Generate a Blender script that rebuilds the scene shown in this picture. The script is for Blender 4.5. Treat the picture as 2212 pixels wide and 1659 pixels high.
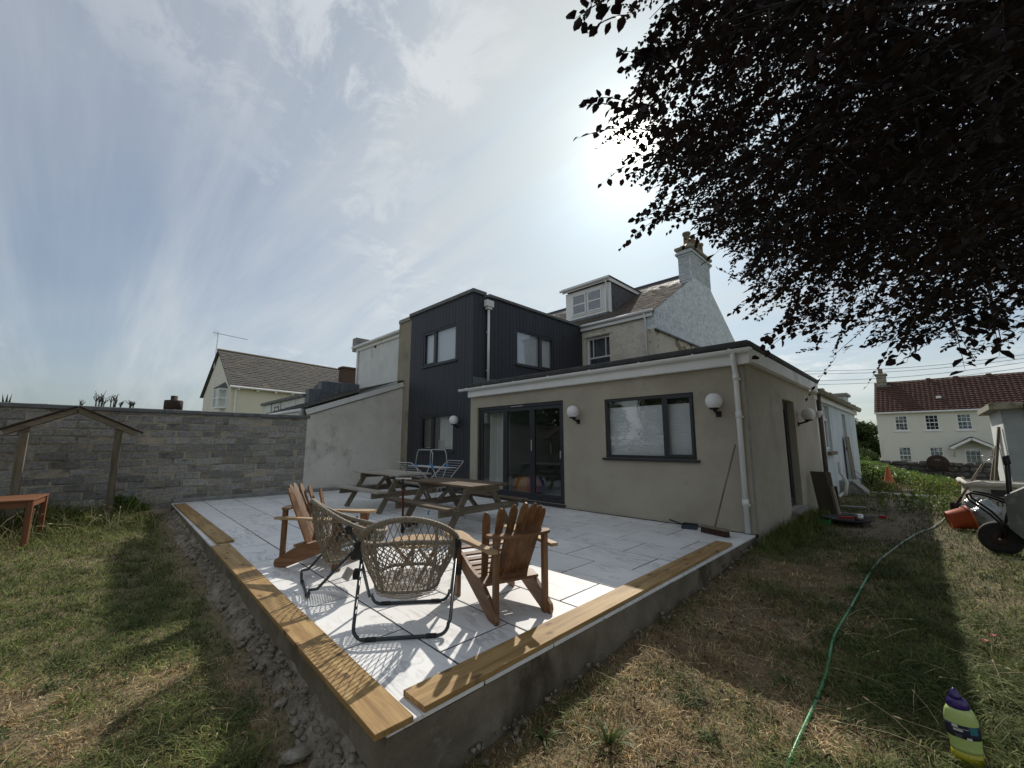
import bpy, math, random
import numpy as np
from mathutils import Vector, Matrix
random.seed(7); rng = np.random.default_rng(7)
for o in list(bpy.data.objects): bpy.data.objects.remove(o)
S = bpy.context.scene; COL = S.collection

# ---------------------------------------------------------------- camera
CAM_H = 1.32; PITCH = math.radians(8.2); FPX = 888.0     # photo measured on a 2212 x 1659 grid
cd = bpy.data.cameras.new('camera'); cam = bpy.data.objects.new('camera', cd); COL.objects.link(cam)
cam.location = (0, 0, CAM_H); cam.rotation_euler = (math.pi/2 + PITCH, 0, -math.pi/4)
cd.sensor_width = 36; cd.lens = 36*FPX/2212; cd.clip_start = 0.05; cd.clip_end = 2000
S.camera = cam
# ---------------------------------------------------------------- sun, sky, exposure
SUN_DIR = Vector((0.70, 0.36, 0.61)).normalized()
SUN_EL = math.asin(SUN_DIR.z); SUN_AZ = math.atan2(SUN_DIR.x, SUN_DIR.y)
sl = bpy.data.lights.new('sun', 'SUN'); sl.energy = 1.75; sl.angle = math.radians(0.6); sl.color = (1.0, 0.93, 0.82)
so = bpy.data.objects.new('sun', sl); COL.objects.link(so)
so.rotation_euler = SUN_DIR.to_track_quat('Z', 'Y').to_euler(); so.location = (20, 10, 20)
W = bpy.data.worlds.new('World'); S.world = W; W.use_nodes = True
S.view_settings.view_transform = 'Standard'; S.view_settings.look = 'None'
S.view_settings.exposure = 1.25; S.view_settings.gamma = 1.0; S.view_settings.use_curve_mapping = False

def build_world():
    nt = W.node_tree; N = nt.nodes; Lk = nt.links; N.clear()
    def nd(t, **k):
        n = N.new(t)
        for a, b in k.items(): setattr(n, a, b)
        return n
    def math_(op, a, b=None, c=None, clamp=False):
        n = nd('ShaderNodeMath', operation=op, use_clamp=clamp)
        for i, v in enumerate((a, b, c)):
            if v is None: continue
            if isinstance(v, (int, float)): n.inputs[i].default_value = v
            else: Lk.new(v, n.inputs[i])
        return n.outputs[0]
    out = nd('ShaderNodeOutputWorld'); bg = nd('ShaderNodeBackground'); bg.inputs['Strength'].default_value = 0.11
    sky = nd('ShaderNodeTexSky', sky_type='NISHITA'); sky.sun_disc = False
    sky.sun_elevation = SUN_EL; sky.sun_rotation = SUN_AZ; sky.air_density = 1.2; sky.dust_density = 2.2; sky.ozone_density = 1.6; sky.altitude = 20
    tc = nd('ShaderNodeTexCoord'); nrm = nd('ShaderNodeVectorMath', operation='NORMALIZE'); Lk.new(tc.outputs['Generated'], nrm.inputs[0])
    sep = nd('ShaderNodeSeparateXYZ'); Lk.new(nrm.outputs[0], sep.inputs[0])
    zc = math_('ADD', math_('MAXIMUM', sep.outputs[2], 0.0), 0.16)
    px = math_('DIVIDE', sep.outputs[0], zc); py = math_('DIVIDE', sep.outputs[1], zc)
    cmb = nd('ShaderNodeCombineXYZ'); Lk.new(px, cmb.inputs[0]); Lk.new(py, cmb.inputs[1])
    def noise(scale, rotz, sc, loc, detail=6, rough=.55, dist=0.):
        mp = nd('ShaderNodeMapping'); mp.inputs['Rotation'].default_value = (0, 0, rotz); mp.inputs['Scale'].default_value = sc; mp.inputs['Location'].default_value = loc
        Lk.new(cmb.outputs[0], mp.inputs[0])
        n = nd('ShaderNodeTexNoise'); n.inputs['Scale'].default_value = scale; n.inputs['Detail'].default_value = detail
        n.inputs['Roughness'].default_value = rough; n.inputs['Distortion'].default_value = dist
        Lk.new(mp.outputs[0], n.inputs['Vector']); return n.outputs['Fac']
    def smooth(v, a, b, lo=0., hi=1.):
        n = nd('ShaderNodeMapRange', interpolation_type='SMOOTHSTEP'); Lk.new(v, n.inputs[0])
        for i, x in enumerate((a, b, lo, hi)): n.inputs[i+1].default_value = x
        return n.outputs[0]
    cir = smooth(noise(1.7, -.62, (1, .12, 1), (3.1, 1.7, 0), 8, .62, .35), .36, .72)
    haze = smooth(noise(.5, .2, (1, .6, 1), (7.3, 2.2, 0), 3, .5, .2), .3, .7)
    patch = smooth(noise(.62, 0, (1, 1, 1), (2.4, 5.9, 0), 2, .4), .53, .67)
    cum = smooth(noise(5.6, .3, (1, .8, 1), (1.1, 4.3, 0), 10, .66, .35), .46, .60)
    cumf = math_('MULTIPLY', patch, cum)
    thin = math_('ADD', math_('ADD', math_('MULTIPLY', cir, .33), math_('MULTIPLY', haze, .26)), .15)
    # forward scattering in thin cloud; veil opposite the sun added to lift shade
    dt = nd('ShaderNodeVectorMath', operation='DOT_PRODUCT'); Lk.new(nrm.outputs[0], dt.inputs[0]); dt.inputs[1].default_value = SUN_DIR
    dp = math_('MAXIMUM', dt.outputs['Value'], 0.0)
    veil_add = math_('ADD', math_('MULTIPLY', math_('POWER', dp, 4.0), .36), math_('MULTIPLY', math_('POWER', math_('MAXIMUM', math_('MULTIPLY', dt.outputs['Value'], -1.0), 0.0), 1.0), .7))
    thin2 = math_('ADD', thin, veil_add, clamp=True)
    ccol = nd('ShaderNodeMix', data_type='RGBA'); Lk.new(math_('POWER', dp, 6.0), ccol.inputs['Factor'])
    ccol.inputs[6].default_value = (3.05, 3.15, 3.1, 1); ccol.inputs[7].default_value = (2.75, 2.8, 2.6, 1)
    sk = nd('ShaderNodeMix', data_type='RGBA', blend_type='MULTIPLY'); sk.inputs['Factor'].default_value = 1
    Lk.new(sky.outputs[0], sk.inputs[6]); sk.inputs[7].default_value = (.145, .21, .28, 1)
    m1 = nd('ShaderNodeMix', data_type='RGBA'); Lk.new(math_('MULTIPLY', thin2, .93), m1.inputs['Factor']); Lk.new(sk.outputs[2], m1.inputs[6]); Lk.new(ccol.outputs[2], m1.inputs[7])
    m2 = nd('ShaderNodeMix', data_type='RGBA'); Lk.new(math_('MULTIPLY', cumf, .55), m2.inputs['Factor']); Lk.new(m1.outputs[2], m2.inputs[6]); m2.inputs[7].default_value = (3.4, 3.5, 3.5, 1)
    ad = nd('ShaderNodeMix', data_type='RGBA', blend_type='ADD'); ad.inputs['Factor'].default_value = 1
    g = math_('ADD', math_('MULTIPLY', math_('POWER', dp, 1500.0), 20.0), math_('MULTIPLY', math_('POWER', dp, 170.0), .9))
    gc = nd('ShaderNodeMix', data_type='RGBA', blend_type='MULTIPLY'); gc.inputs['Factor'].default_value = 1
    gv = nd('ShaderNodeCombineXYZ')
    for i in range(3): Lk.new(g, gv.inputs[i])
    Lk.new(gv.outputs[0], gc.inputs[6]); gc.inputs[7].default_value = (1, .93, .78, 1)
    Lk.new(m2.outputs[2], ad.inputs[6]); Lk.new(gc.outputs[2], ad.inputs[7])
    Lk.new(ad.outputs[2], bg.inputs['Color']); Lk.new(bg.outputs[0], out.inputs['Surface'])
build_world()

# ---------------------------------------------------------------- photo pixel -> direction helpers
_f = np.array([math.cos(PITCH)*math.sin(math.pi/4), math.cos(PITCH)*math.cos(math.pi/4), math.sin(PITCH)])
_r = np.array([math.sqrt(.5), -math.sqrt(.5), 0.]); _u = np.cross(_r, _f); _c = np.array([0, 0, CAM_H])
def ray(x, y): return _f + _r*(x-1106)/FPX + _u*(829.5-y)/FPX
def onZ(x, y, z): d = ray(x, y); return _c + d*((z-CAM_H)/d[2])
def onX(x, y, X): d = ray(x, y); return _c + d*(X/d[0])
def onY(x, y, Y): d = ray(x, y); return _c + d*(Y/d[1])
def proj(P):
    v = np.asarray(P, float) - _c; w = v@_f
    return 1106+FPX*(v@_r)/w, 829.5-FPX*(v@_u)/w, w

# ---------------------------------------------------------------- noise in numpy, ground height
_tab = rng.random((64, 64))
def vnoise(x, y, s):
    x = np.asarray(x, float)/s + 100; y = np.asarray(y, float)/s + 100
    xi = np.floor(x).astype(int); yi = np.floor(y).astype(int); fx = x-xi; fy = y-yi
    fx = fx*fx*(3-2*fx); fy = fy*fy*(3-2*fy)
    t = lambda a, b: _tab[a % 64, b % 64]
    return (t(xi, yi)*(1-fx)+t(xi+1, yi)*fx)*(1-fy) + (t(xi, yi+1)*(1-fx)+t(xi+1, yi+1)*fx)*fy
def gz(x, y):
    x = np.asarray(x, float); y = np.asarray(y, float)
    z = -.42 + .022*np.clip(y, 0, 12)*np.clip((3-x)/3, 0, 1) + .043*np.clip(x, 0, 7)
    z = z - .009*np.clip(x-8, 0, 16) - .04*np.clip(x-27, 0, 22)
    return z + .035*(vnoise(x, y, 1.1)-.5) + .02*(vnoise(x, y, .37)-.5)
def onG(x, y):
    z = -.25
    for _ in range(12): p = onZ(x, y, z); z = float(gz(p[0], p[1]))
    return onZ(x, y, z)

# ---------------------------------------------------------------- materials
MATS = {}
def M(name, cols, scale=6, rough=.8, bump=0, bscale=60, stretch=(1, 1, 1), coord='Object', metallic=0, spec=.4,
      stain=None, rand=0, detail=5, bdist=.01, attr=None, wave=None, extra=None, trans=0):
    """cols: one colour or a ramp; stain: (colour, scale, low, high, stretch); wave: (scale, distortion, colour, amount)"""
    m = bpy.data.materials.new(name); m.use_nodes = True; MATS[name] = m
    nt = m.node_tree; N = nt.nodes; Lk = nt.links; b = N['Principled BSDF']
    b.inputs['Roughness'].default_value = rough; b.inputs['Metallic'].default_value = metallic
    b.inputs['Specular IOR Level'].default_value = spec
    tc = N.new('ShaderNodeTexCoord'); oi = N.new('ShaderNodeObjectInfo')
    mp = N.new('ShaderNodeMapping'); mp.inputs['Scale'].default_value = stretch
    if coord == 'World':
        g = N.new('ShaderNodeNewGeometry'); Lk.new(g.outputs['Position'], mp.inputs[0])
    else:
        Lk.new(tc.outputs[coord], mp.inputs[0])
        v = N.new('ShaderNodeVectorMath'); v.operation = 'SCALE'; v.inputs[0].default_value = (37, 53, 29); Lk.new(oi.outputs['Random'], v.inputs['Scale'])
        Lk.new(v.outputs[0], mp.inputs['Location'])
    def noise(sc, st=None, det=detail, ro=.6):
        n = N.new('ShaderNodeTexNoise'); n.inputs['Scale'].default_value = sc; n.inputs['Detail'].default_value = det; n.inputs['Roughness'].default_value = ro
        if st is None: Lk.new(mp.outputs[0], n.inputs['Vector'])
        else:
            m2 = N.new('ShaderNodeMapping'); m2.inputs['Scale'].default_value = st; Lk.new(mp.outputs[0], m2.inputs[0]); Lk.new(m2.outputs[0], n.inputs['Vector'])
        return n
    if isinstance(cols[0], (int, float)): cols = [cols]
    if attr:
        a = N.new('ShaderNodeAttribute'); a.attribute_name = attr; colour = a.outputs['Color']
    elif len(cols) == 1:
        rg = N.new('ShaderNodeRGB'); rg.outputs[0].default_value = (*cols[0], 1); colour = rg.outputs[0]
    else:
        r = N.new('ShaderNodeValToRGB'); e = r.color_ramp.elements
        for i, c in enumerate(cols):
            p = .3 + .4*i/(len(cols)-1)
            if i < 2: e[i].position = p
            else: e.new(p)
            e[i].color = (*c, 1)
        Lk.new(noise(scale).outputs['Fac'], r.inputs['Fac']); colour = r.outputs[0]
    def mix(fac, c, mode='MIX'):
        nonlocal colour
        x = N.new('ShaderNodeMix'); x.data_type = 'RGBA'; x.blend_type = mode
        if isinstance(fac, (int, float)): x.inputs['Factor'].default_value = fac
        else: Lk.new(fac, x.inputs['Factor'])
        Lk.new(colour, x.inputs[6])
        if isinstance(c, tuple): x.inputs[7].default_value = (*c, 1)
        else: Lk.new(c, x.inputs[7])
        colour = x.outputs[2]
    def rng_(v, a, b_):
        n = N.new('ShaderNodeMapRange'); n.interpolation_type = 'SMOOTHSTEP'; n.inputs[1].default_value = a; n.inputs[2].default_value = b_; Lk.new(v, n.inputs[0]); return n.outputs[0]
    if wave:
        w = N.new('ShaderNodeTexWave'); w.wave_type = 'BANDS'; w.bands_direction = wave[4] if len(wave) > 4 else 'X'
        w.inputs['Scale'].default_value = wave[0]; w.inputs['Distortion'].default_value = wave[1]; w.inputs['Detail'].default_value = 3; w.inputs['Detail Scale'].default_value = 1.2
        Lk.new(mp.outputs[0], w.inputs['Vector']); mm = N.new('ShaderNodeMath'); mm.operation = 'MULTIPLY'; mm.inputs[1].default_value = wave[3]
        Lk.new(w.outputs['Fac'], mm.inputs[0]); mix(mm.outputs[0], wave[2])
    for st in ([stain] if stain and not isinstance(stain, list) else (stain or [])):
        n = noise(st[1], st[4] if len(st) > 4 else None, 6, .65); mix(rng_(n.outputs['Fac'], st[2], st[3]), st[0])
    if rand:
        h = N.new('ShaderNodeHueSaturation'); ma = N.new('ShaderNodeMath'); ma.operation = 'MULTIPLY_ADD'; ma.inputs[1].default_value = rand; ma.inputs[2].default_value = 1-rand/2
        Lk.new(oi.outputs['Random'], ma.inputs[0]); Lk.new(ma.outputs[0], h.inputs['Value']); Lk.new(colour, h.inputs['Color']); colour = h.outputs[0]
    Lk.new(colour, b.inputs['Base Color'])
    if bump:
        n = noise(bscale, None, 5, .6); bp = N.new('ShaderNodeBump'); bp.inputs['Strength'].default_value = bump; bp.inputs['Distance'].default_value = bdist
        Lk.new(n.outputs['Fac'], bp.inputs['Height']); Lk.new(bp.outputs[0], b.inputs['Normal'])
    if trans:
        t = N.new('ShaderNodeBsdfTranslucent'); Lk.new(colour, t.inputs['Color']); ms = N.new('ShaderNodeMixShader'); ms.inputs[0].default_value = trans
        Lk.new(b.outputs[0], ms.inputs[1]); Lk.new(t.outputs[0], ms.inputs[2]); Lk.new(ms.outputs[0], N['Material Output'].inputs['Surface'])
    return m
def glass(name, tint=(.9, .95, .95), boost=1.0):
    m = bpy.data.materials.new(name); m.use_nodes = True; MATS[name] = m; nt = m.node_tree; N = nt.nodes; Lk = nt.links; N.clear()
    o = N.new('ShaderNodeOutputMaterial'); t = N.new('ShaderNodeBsdfTransparent'); t.inputs[0].default_value = (*tint, 1)
    g = N.new('ShaderNodeBsdfGlossy'); g.inputs['Roughness'].default_value = .015; lw = N.new('ShaderNodeLayerWeight'); lw.inputs['Blend'].default_value = .5; pw = N.new('ShaderNodeMath'); pw.operation = 'POWER'; pw.inputs[1].default_value = 4.0; Lk.new(lw.outputs['Facing'], pw.inputs[0])
    mu = N.new('ShaderNodeMath'); mu.operation = 'MULTIPLY_ADD'; mu.use_clamp = True; mu.inputs[1].default_value = .8; mu.inputs[2].default_value = .085*boost; Lk.new(pw.outputs[0], mu.inputs[0])
    nz = N.new('ShaderNodeTexNoise'); nz.inputs['Scale'].default_value = 1.3; bp = N.new('ShaderNodeBump'); bp.inputs['Strength'].default_value = .05; bp.inputs['Distance'].default_value = .02
    Lk.new(nz.outputs['Fac'], bp.inputs['Height']); Lk.new(bp.outputs[0], g.inputs['Normal'])
    ms = N.new('ShaderNodeMixShader'); Lk.new(mu.outputs[0], ms.inputs[0]); Lk.new(t.outputs[0], ms.inputs[1]); Lk.new(g.outputs[0], ms.inputs[2]); Lk.new(ms.outputs[0], o.inputs['Surface'])
    return m

# ---------------------------------------------------------------- mesh helpers
def I3(a, b, c): return (a, b, c)
class MB:
    def __init__(s): s.v = []; s.f = []
    def add(s, V, F):
        k = len(s.v); s.v += [tuple(map(float, p)) for p in V]; s.f += [tuple(i+k for i in q) for q in F]; return s
    def quad(s, *P): return s.add(P, [tuple(range(len(P)))])
    def box(s, x0, x1, y0, y1, z0, z1, c=0, fn=I3):
        if x0 > x1: x0, x1 = x1, x0
        if y0 > y1: y0, y1 = y1, y0
        if z0 > z1: z0, z1 = z1, z0
        c = min(c, (x1-x0)*.45, (y1-y0)*.45, (z1-z0)*.45)
        if c <= 0:
            V = [(x, y, z) for x in (x0, x1) for y in (y0, y1) for z in (z0, z1)]
            F = [(0, 1, 3, 2), (4, 6, 7, 5), (0, 4, 5, 1), (2, 3, 7, 6), (0, 2, 6, 4), (1, 5, 7, 3)]
            return s.add([fn(*p) for p in V], F)
        V = []; idx = {}
        for i, x in enumerate((x0, x1)):
            for j, y in enumerate((y0, y1)):
                for k, z in enumerate((z0, z1)):
                    sx, sy, sz = (c if i == 0 else -c), (c if j == 0 else -c), (c if k == 0 else -c)
                    for a, p in enumerate(((x, y+sy, z+sz), (x+sx, y, z+sz), (x+sx, y+sy, z))):
                        idx[i, j, k, a] = len(V); V.append(fn(*p))
        F = []
        for i in (0, 1):
            q = [idx[i, 0, 0, 0], idx[i, 1, 0, 0], idx[i, 1, 1, 0], idx[i, 0, 1, 0]]; F.append(q[::-1] if i == 0 else q)
            q = [idx[0, i, 0, 1], idx[1, i, 0, 1], idx[1, i, 1, 1], idx[0, i, 1, 1]]; F.append(q if i == 0 else q[::-1])
            q = [idx[0, 0, i, 2], idx[1, 0, i, 2], idx[1, 1, i, 2], idx[0, 1, i, 2]]; F.append(q[::-1] if i == 0 else q)
            for j in (0, 1):
                F.append([idx[0, i, j, 1], idx[1, i, j, 1], idx[1, i, j, 2], idx[0, i, j, 2]])
                F.append([idx[i, 0, j, 0], idx[i, 1, j, 0], idx[i, 1, j, 2], idx[i, 0, j, 2]])
                F.append([idx[i, j, 0, 0], idx[i, j, 1, 0], idx[i, j, 1, 1], idx[i, j, 0, 1]])
                for k in (0, 1): F.append([idx[i, j, k, 0], idx[i, j, k, 1], idx[i, j, k, 2]])
        return s.add(V, F)
    def bar(s, p, q, w, h, up=(0, 0, 1), c=.003):
        p = Vector(p); q = Vector(q); d = q-p; L = d.length; d.normalize(); u = Vector(up); x = d.cross(u)
        if x.length < 1e-5: x = d.cross(Vector((1, 0, 0)))
        x.normalize(); u = x.cross(d)
        return s.box(-w/2, w/2, 0, L, -h/2, h/2, c, lambda a, b, e: tuple(p + x*a + d*b + u*e))
    def tube(s, pts, r, n=8, closed=False, caps=True):
        pts = [Vector(p) for p in pts]; m = len(pts); R = r if isinstance(r, (list, tuple)) else [r]*m
        t0 = (pts[1]-pts[0]).normalized(); a = t0.orthogonal().normalized(); V = []
        for i in range(m):
            if closed: t = (pts[(i+1) % m]-pts[i-1]).normalized()
            else: t = (pts[min(i+1, m-1)]-pts[max(i-1, 0)]).normalized()
            a = (a - t*a.dot(t)).normalized(); b = t.cross(a)
            for k in range(n):
                g = 2*math.pi*k/n; V.append(pts[i] + (a*math.cos(g)+b*math.sin(g))*R[i])
        F = []
        for i in range(m if closed else m-1):
            for k in range(n):
                j = (i+1) % m; F.append((i*n+k, i*n+(k+1) % n, j*n+(k+1) % n, j*n+k))
        if caps and not closed: F.append(tuple(range(n))[::-1]); F.append(tuple((m-1)*n+k for k in range(n)))
        return s.add(V, F)
    def lathe(s, prof, n=16, o=(0, 0, 0), ax=None):
        V = []; F = []; m = len(prof)
        for i, (r, z) in enumerate(prof):
            for k in range(n):
                g = 2*math.pi*k/n; p = Vector((r*math.cos(g), r*math.sin(g), z))
                if ax is not None: p = ax @ p
                V.append(p + Vector(o))
        for i in range(m-1):
            for k in range(n): F.append((i*n+k, i*n+(k+1) % n, (i+1)*n+(k+1) % n, (i+1)*n+k))
        if prof[0][0] > 1e-4: F.append(tuple(range(n))[::-1])
        if prof[-1][0] > 1e-4: F.append(tuple((m-1)*n+k for k in range(n)))
        return s.add(V, F)
    def prism(s, poly, d0, d1, fn):
        n = len(poly); V = [fn(a, b, d) for d in (d0, d1) for a, b in poly]
        F = [tuple(range(n))[::-1], tuple(range(n, 2*n))] + [(i, (i+1) % n, n+(i+1) % n, n+i) for i in range(n)]
        return s.add(V, F)
    def build(s, name, mat, parent=None, smooth=False, world=False):
        V = s.v
        if world and parent is not None:
            root = parent
            off = Vector((0, 0, 0))
            while root is not None: off += root.location; root = root.parent
            V = [(p[0]-off.x, p[1]-off.y, p[2]-off.z) for p in V]
        me = bpy.data.meshes.new(name); me.from_pydata(V, [], s.f); me.update()
        return link(name, me, mat, parent, smooth)
def link(name, me, mat, parent=None, smooth=False):
    if mat is not None:
        me.materials.clear(); me.materials.append(MATS[mat] if isinstance(mat, str) else mat)
    if smooth: me.polygons.foreach_set('use_smooth', [True]*len(me.polygons))
    o = bpy.data.objects.new(name, me); COL.objects.link(o)
    if parent is not None: o.parent = parent
    return o
def mesh_np(name, V, F, col=None):
    V = np.asarray(V, np.float32); F = np.asarray(F, np.int32); k = F.shape[1]
    me = bpy.data.meshes.new(name); me.vertices.add(len(V)); me.vertices.foreach_set('co', V.ravel())
    me.loops.add(F.size); me.loops.foreach_set('vertex_index', F.ravel()); me.polygons.add(len(F))
    me.polygons.foreach_set('loop_start', np.arange(0, F.size, k, dtype=np.int32)); me.update(calc_edges=True)
    if col is not None:
        a = me.color_attributes.new('col', 'FLOAT_COLOR', 'POINT'); c = np.ones((len(V), 4), np.float32); c[:, :3] = col; a.data.foreach_set('color', c.ravel())
    return me
def tag(o, label=None, cat=None, group=None, kind=None):
    if label: o['label'] = label
    if cat: o['category'] = cat
    if group: o['group'] = group
    if kind: o['kind'] = kind
    return o
def thing(name, label, cat, loc=(0, 0, 0), rz=0, group=None):
    o = bpy.data.objects.new(name, None); COL.objects.link(o); o.location = loc; o.rotation_euler = (0, 0, rz); o.empty_display_size = .1
    return tag(o, label, cat, group)
def copy_tree(o, parent=None):
    c = o.copy(); COL.objects.link(c); c.parent = parent
    for ch in [x for x in bpy.data.objects if x.parent == o]: copy_tree(ch, c)
    return c
def leaves_np(P, D, Nn, L, Wd, fold=.25):
    """diamond leaves, two folded quads each; P base, D direction, Nn normal"""
    D = D/np.linalg.norm(D, axis=1, keepdims=True); Sd = np.cross(D, Nn); Sd /= np.linalg.norm(Sd, axis=1, keepdims=True)+1e-9; Up = np.cross(Sd, D)
    L = L[:, None]; Wd = Wd[:, None]; n = len(P)
    v = [P, P+D*L*.35+Sd*Wd*.5+Up*Wd*fold, P+D*L*.72+Sd*Wd*.38+Up*Wd*fold*.8, P+D*L, P+D*L*.72-Sd*Wd*.38+Up*Wd*fold*.8, P+D*L*.35-Sd*Wd*.5+Up*Wd*fold]
    V = np.stack(v, 1).reshape(-1, 3); b = np.arange(n)[:, None]*6
    F = np.concatenate([b+np.array([[0, 1, 2, 3]]), b+np.array([[0, 3, 4, 5]])], 0)
    return V, F
def fX(X): return lambda u, z, d: (X+d, u, z)          # wall facing -X: u runs along y, d goes inwards
def fY(Y): return lambda u, z, d: (u, Y+d, z)          # wall facing -Y: u runs along x
def ub(mb, fn, u0, u1, z0, z1, d0, d1, c=0): return mb.box(u0, u1, z0, z1, d0, d1, c, fn)
def wall(mb, fn, u0, u1, z0, z1, t, ops=()):
    us = sorted({u0, u1, *[o[0] for o in ops], *[o[1] for o in ops]}); zs = sorted({z0, z1, *[o[2] for o in ops], *[o[3] for o in ops]})
    for a, b in zip(us, us[1:]):
        for c, d in zip(zs, zs[1:]):
            if any(o[0] <= a and b <= o[1] and o[2] <= c and d <= o[3] for o in ops): continue
            for w in (0, t): mb.quad(fn(a, c, w), fn(b, c, w), fn(b, d, w), fn(a, d, w))
    for a, b, c, d in list(ops)+[(u0, u1, z0, z1)]:
        for P in (((a, c), (b, c)), ((b, c), (b, d)), ((b, d), (a, d)), ((a, d), (a, c))):
            mb.quad(fn(*P[0], 0), fn(*P[1], 0), fn(*P[1], t), fn(*P[0], t))
    return mb
def frame(mb, fn, u0, u1, z0, z1, w, d0, d1, c=.004):
    ub(mb, fn, u0, u1, z0, z0+w, d0, d1, c); ub(mb, fn, u0, u1, z1-w, z1, d0, d1, c)
    ub(mb, fn, u0, u0+w, z0+w, z1-w, d0+.0015, d1-.001, c); ub(mb, fn, u1-w, u1, z0+w, z1-w, d0+.0015, d1-.001, c); return mb
def window(parent, fn, u0, u1, z0, z1, mull, cas=1, fm='anthracite', gm='glass_w', w=.055, d=.05, sill=True, blind=None, blind_top=None):
    """frame with one mullion at mull; cas: +1 casement on the high-u side, -1 on the low-u side"""
    mb = MB(); frame(mb, fn, u0, u1, z0, z1, w, d-.03, d+.04)
    if mull: ub(mb, fn, mull-w*.55, mull+w*.55, z0+w, z1-w, d-.028, d+.038, .004)
    lo, hi = (mull, u1) if cas > 0 else (u0, mull)
    if mull: frame(mb, fn, lo+w*.5, hi-w*.5, z0+w*.6, z1-w*.6, .05, d-.045, d-.029)
    f = mb.build('window', fm, parent, world=True)
    for a, b in (((u0, mull), (mull, u1)) if mull else ((u0, u1),)):
        p = MB(); ub(p, fn, a+w*.5, b-w*.5, z0+w*.5, z1-w*.5, d+.004, d+.012); p.build('pane', gm, f, world=True)
    if sill:
        p = MB(); ub(p, fn, u0-.05, u1+.05, z0-.045, z0-.002, -.07, d+.03, .006); p.build('sill', fm, f, world=True)
    if blind:
        p = MB(); zt = blind_top or z1; n = int((zt-z0)/.03); zz = np.linspace(z0, zt, n)
        for i in range(n-1):
            m_ = (zz[i]+zz[i+1])/2; a0 = d+.075
            p.quad(fn(u0, zz[i], a0), fn(u1, zz[i], a0), fn(u1, m_, a0-.008), fn(u0, m_, a0-.008)); p.quad(fn(u0, m_, a0-.008), fn(u1, m_, a0-.008), fn(u1, zz[i+1], a0), fn(u0, zz[i+1], a0))
        p.build('blind', blind, f, world=True)
    return f
def slates(mb, o, u, v, lu, lv, course, sw, th=.008, jit=.3):
    """overlapping slates on a slope; o corner at the eave, u along the eave, v up the slope"""
    o = Vector(o); u = Vector(u).normalized(); v = Vector(v).normalized(); n = u.cross(v).normalized()
    if n.z < 0: n = -n
    for r in range(int(lv/course)):
        off = -(r % 2)*sw*.5 - random.random()*.02
        for k in range(int(lu/sw)+2):
            a = max(0, off+k*sw); b = min(lu, off+(k+1)*sw-.006)
            if b-a < .02: continue
            e = random.random()*th*jit; h0 = r*course - random.random()*course*.06; h1 = min(lv, h0+course*1.25)
            P = lambda s_, t_, h_: tuple(o+u*s_+v*t_+n*h_)
            mb.add([P(a, h0, 0), P(b, h0, 0), P(b, h0, th+e), P(a, h0, th+e), P(b, h1, .001), P(a, h1, .001)], [(0, 1, 2, 3), (3, 2, 4, 5), (1, 4, 2), (0, 3, 5)])
    return mb
def text(name, body, size, mat, parent, mtx, thick=.001):
    c = bpy.data.curves.new(name, 'FONT'); c.body = body; c.size = size; c.extrude = thick; c.align_x = 'CENTER'; c.align_y = 'CENTER'
    o = bpy.data.objects.new('tmp', c); COL.objects.link(o); me = bpy.data.meshes.new_from_object(o.evaluated_get(bpy.context.evaluated_depsgraph_get()))
    bpy.data.objects.remove(o); me.transform(mtx); return link(name, me, mat, parent)
# ================================================================ materials of the place
M('render_tan', [(.335, .305, .245), (.385, .353, .288), (.42, .388, .322)], 1.1, .92, .25, 90, coord='World', bdist=.004, stain=[((.295, .268, .21), .8, .5, .76, (1, 1, 1.6)), ((.45, .42, .36), 1.4, .58, .78), ((.33, .3, .24), 5, .55, .8), ((.27, .245, .195), 2.6, .64, .84, (2, 2, .25))])
M('render_pale', [(.55, .53, .47), (.64, .62, .565), (.7, .68, .63)], 1.6, .95, .6, 22, coord='World', bdist=.02, stain=[((.2, .19, .16), 1.3, .58, .78, (1, 1, .5)), ((.3, .28, .22), 4, .6, .8)])
M('pier_cement', [(.25, .22, .165), (.33, .3, .235)], 2, .95, .4, 40, coord='World', stain=[((.09, .085, .07), 1.1, .52, .75, (1, 1, .6))])
M('white_render', [(.58, .6, .6), (.7, .71, .7)], 2, .9, .35, 30, coord='World', stain=[((.25, .26, .26), 2.2, .56, .8, (2.5, 2.5, .25))])
M('beige_roughcast', [(.52, .485, .41), (.62, .585, .51), (.68, .65, .58)], 3, .95, .9, 7, coord='World', bdist=.06, stain=[((.33, .29, .22), 1.5, .55, .75)])
M('patched_plaster', [(.5, .465, .385), (.6, .56, .47)], 2.2, .95, .6, 9, coord='World', bdist=.05, stain=[((.22, .18, .12), .9, .54, .57), ((.55, .48, .3), 1.7, .63, .66)])
M('gable_white', [(.5, .55, .58), (.62, .68, .71), (.72, .76, .78)], 5, .9, 1, 6.5, coord='World', bdist=.09, stain=[((.3, .34, .37), 7, .55, .72)])
M('gable_brick_white', [(.42, .47, .5), (.56, .61, .64)], 4, .9, .5, 12, coord='World', bdist=.03, stain=[((.28, .3, .3), 6, .6, .75)], rand=.25)
M('wing_blue', [(.46, .53, .57), (.58, .64, .66)], 1.5, .9, .2, 40, coord='World', stain=[((.3, .35, .36), 1.6, .52, .75, (2, 2, .3))])
M('cladding', [(.021, .024, .032), (.03, .034, .043)], 8, .52, .15, 60, stretch=(6, 6, .5), rand=.22, spec=.45)
M('anthracite', (.022, .025, .031), rough=.38, spec=.5)
M('black_trim', (.012, .013, .015), rough=.5)
M('roof_edge', [(.035, .036, .038), (.075, .075, .075)], 5, .85, .4, 60, coord='World')
M('roof_felt', [(.06, .062, .065), (.1, .1, .1)], 3, .9, .3, 50, coord='World')
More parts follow.
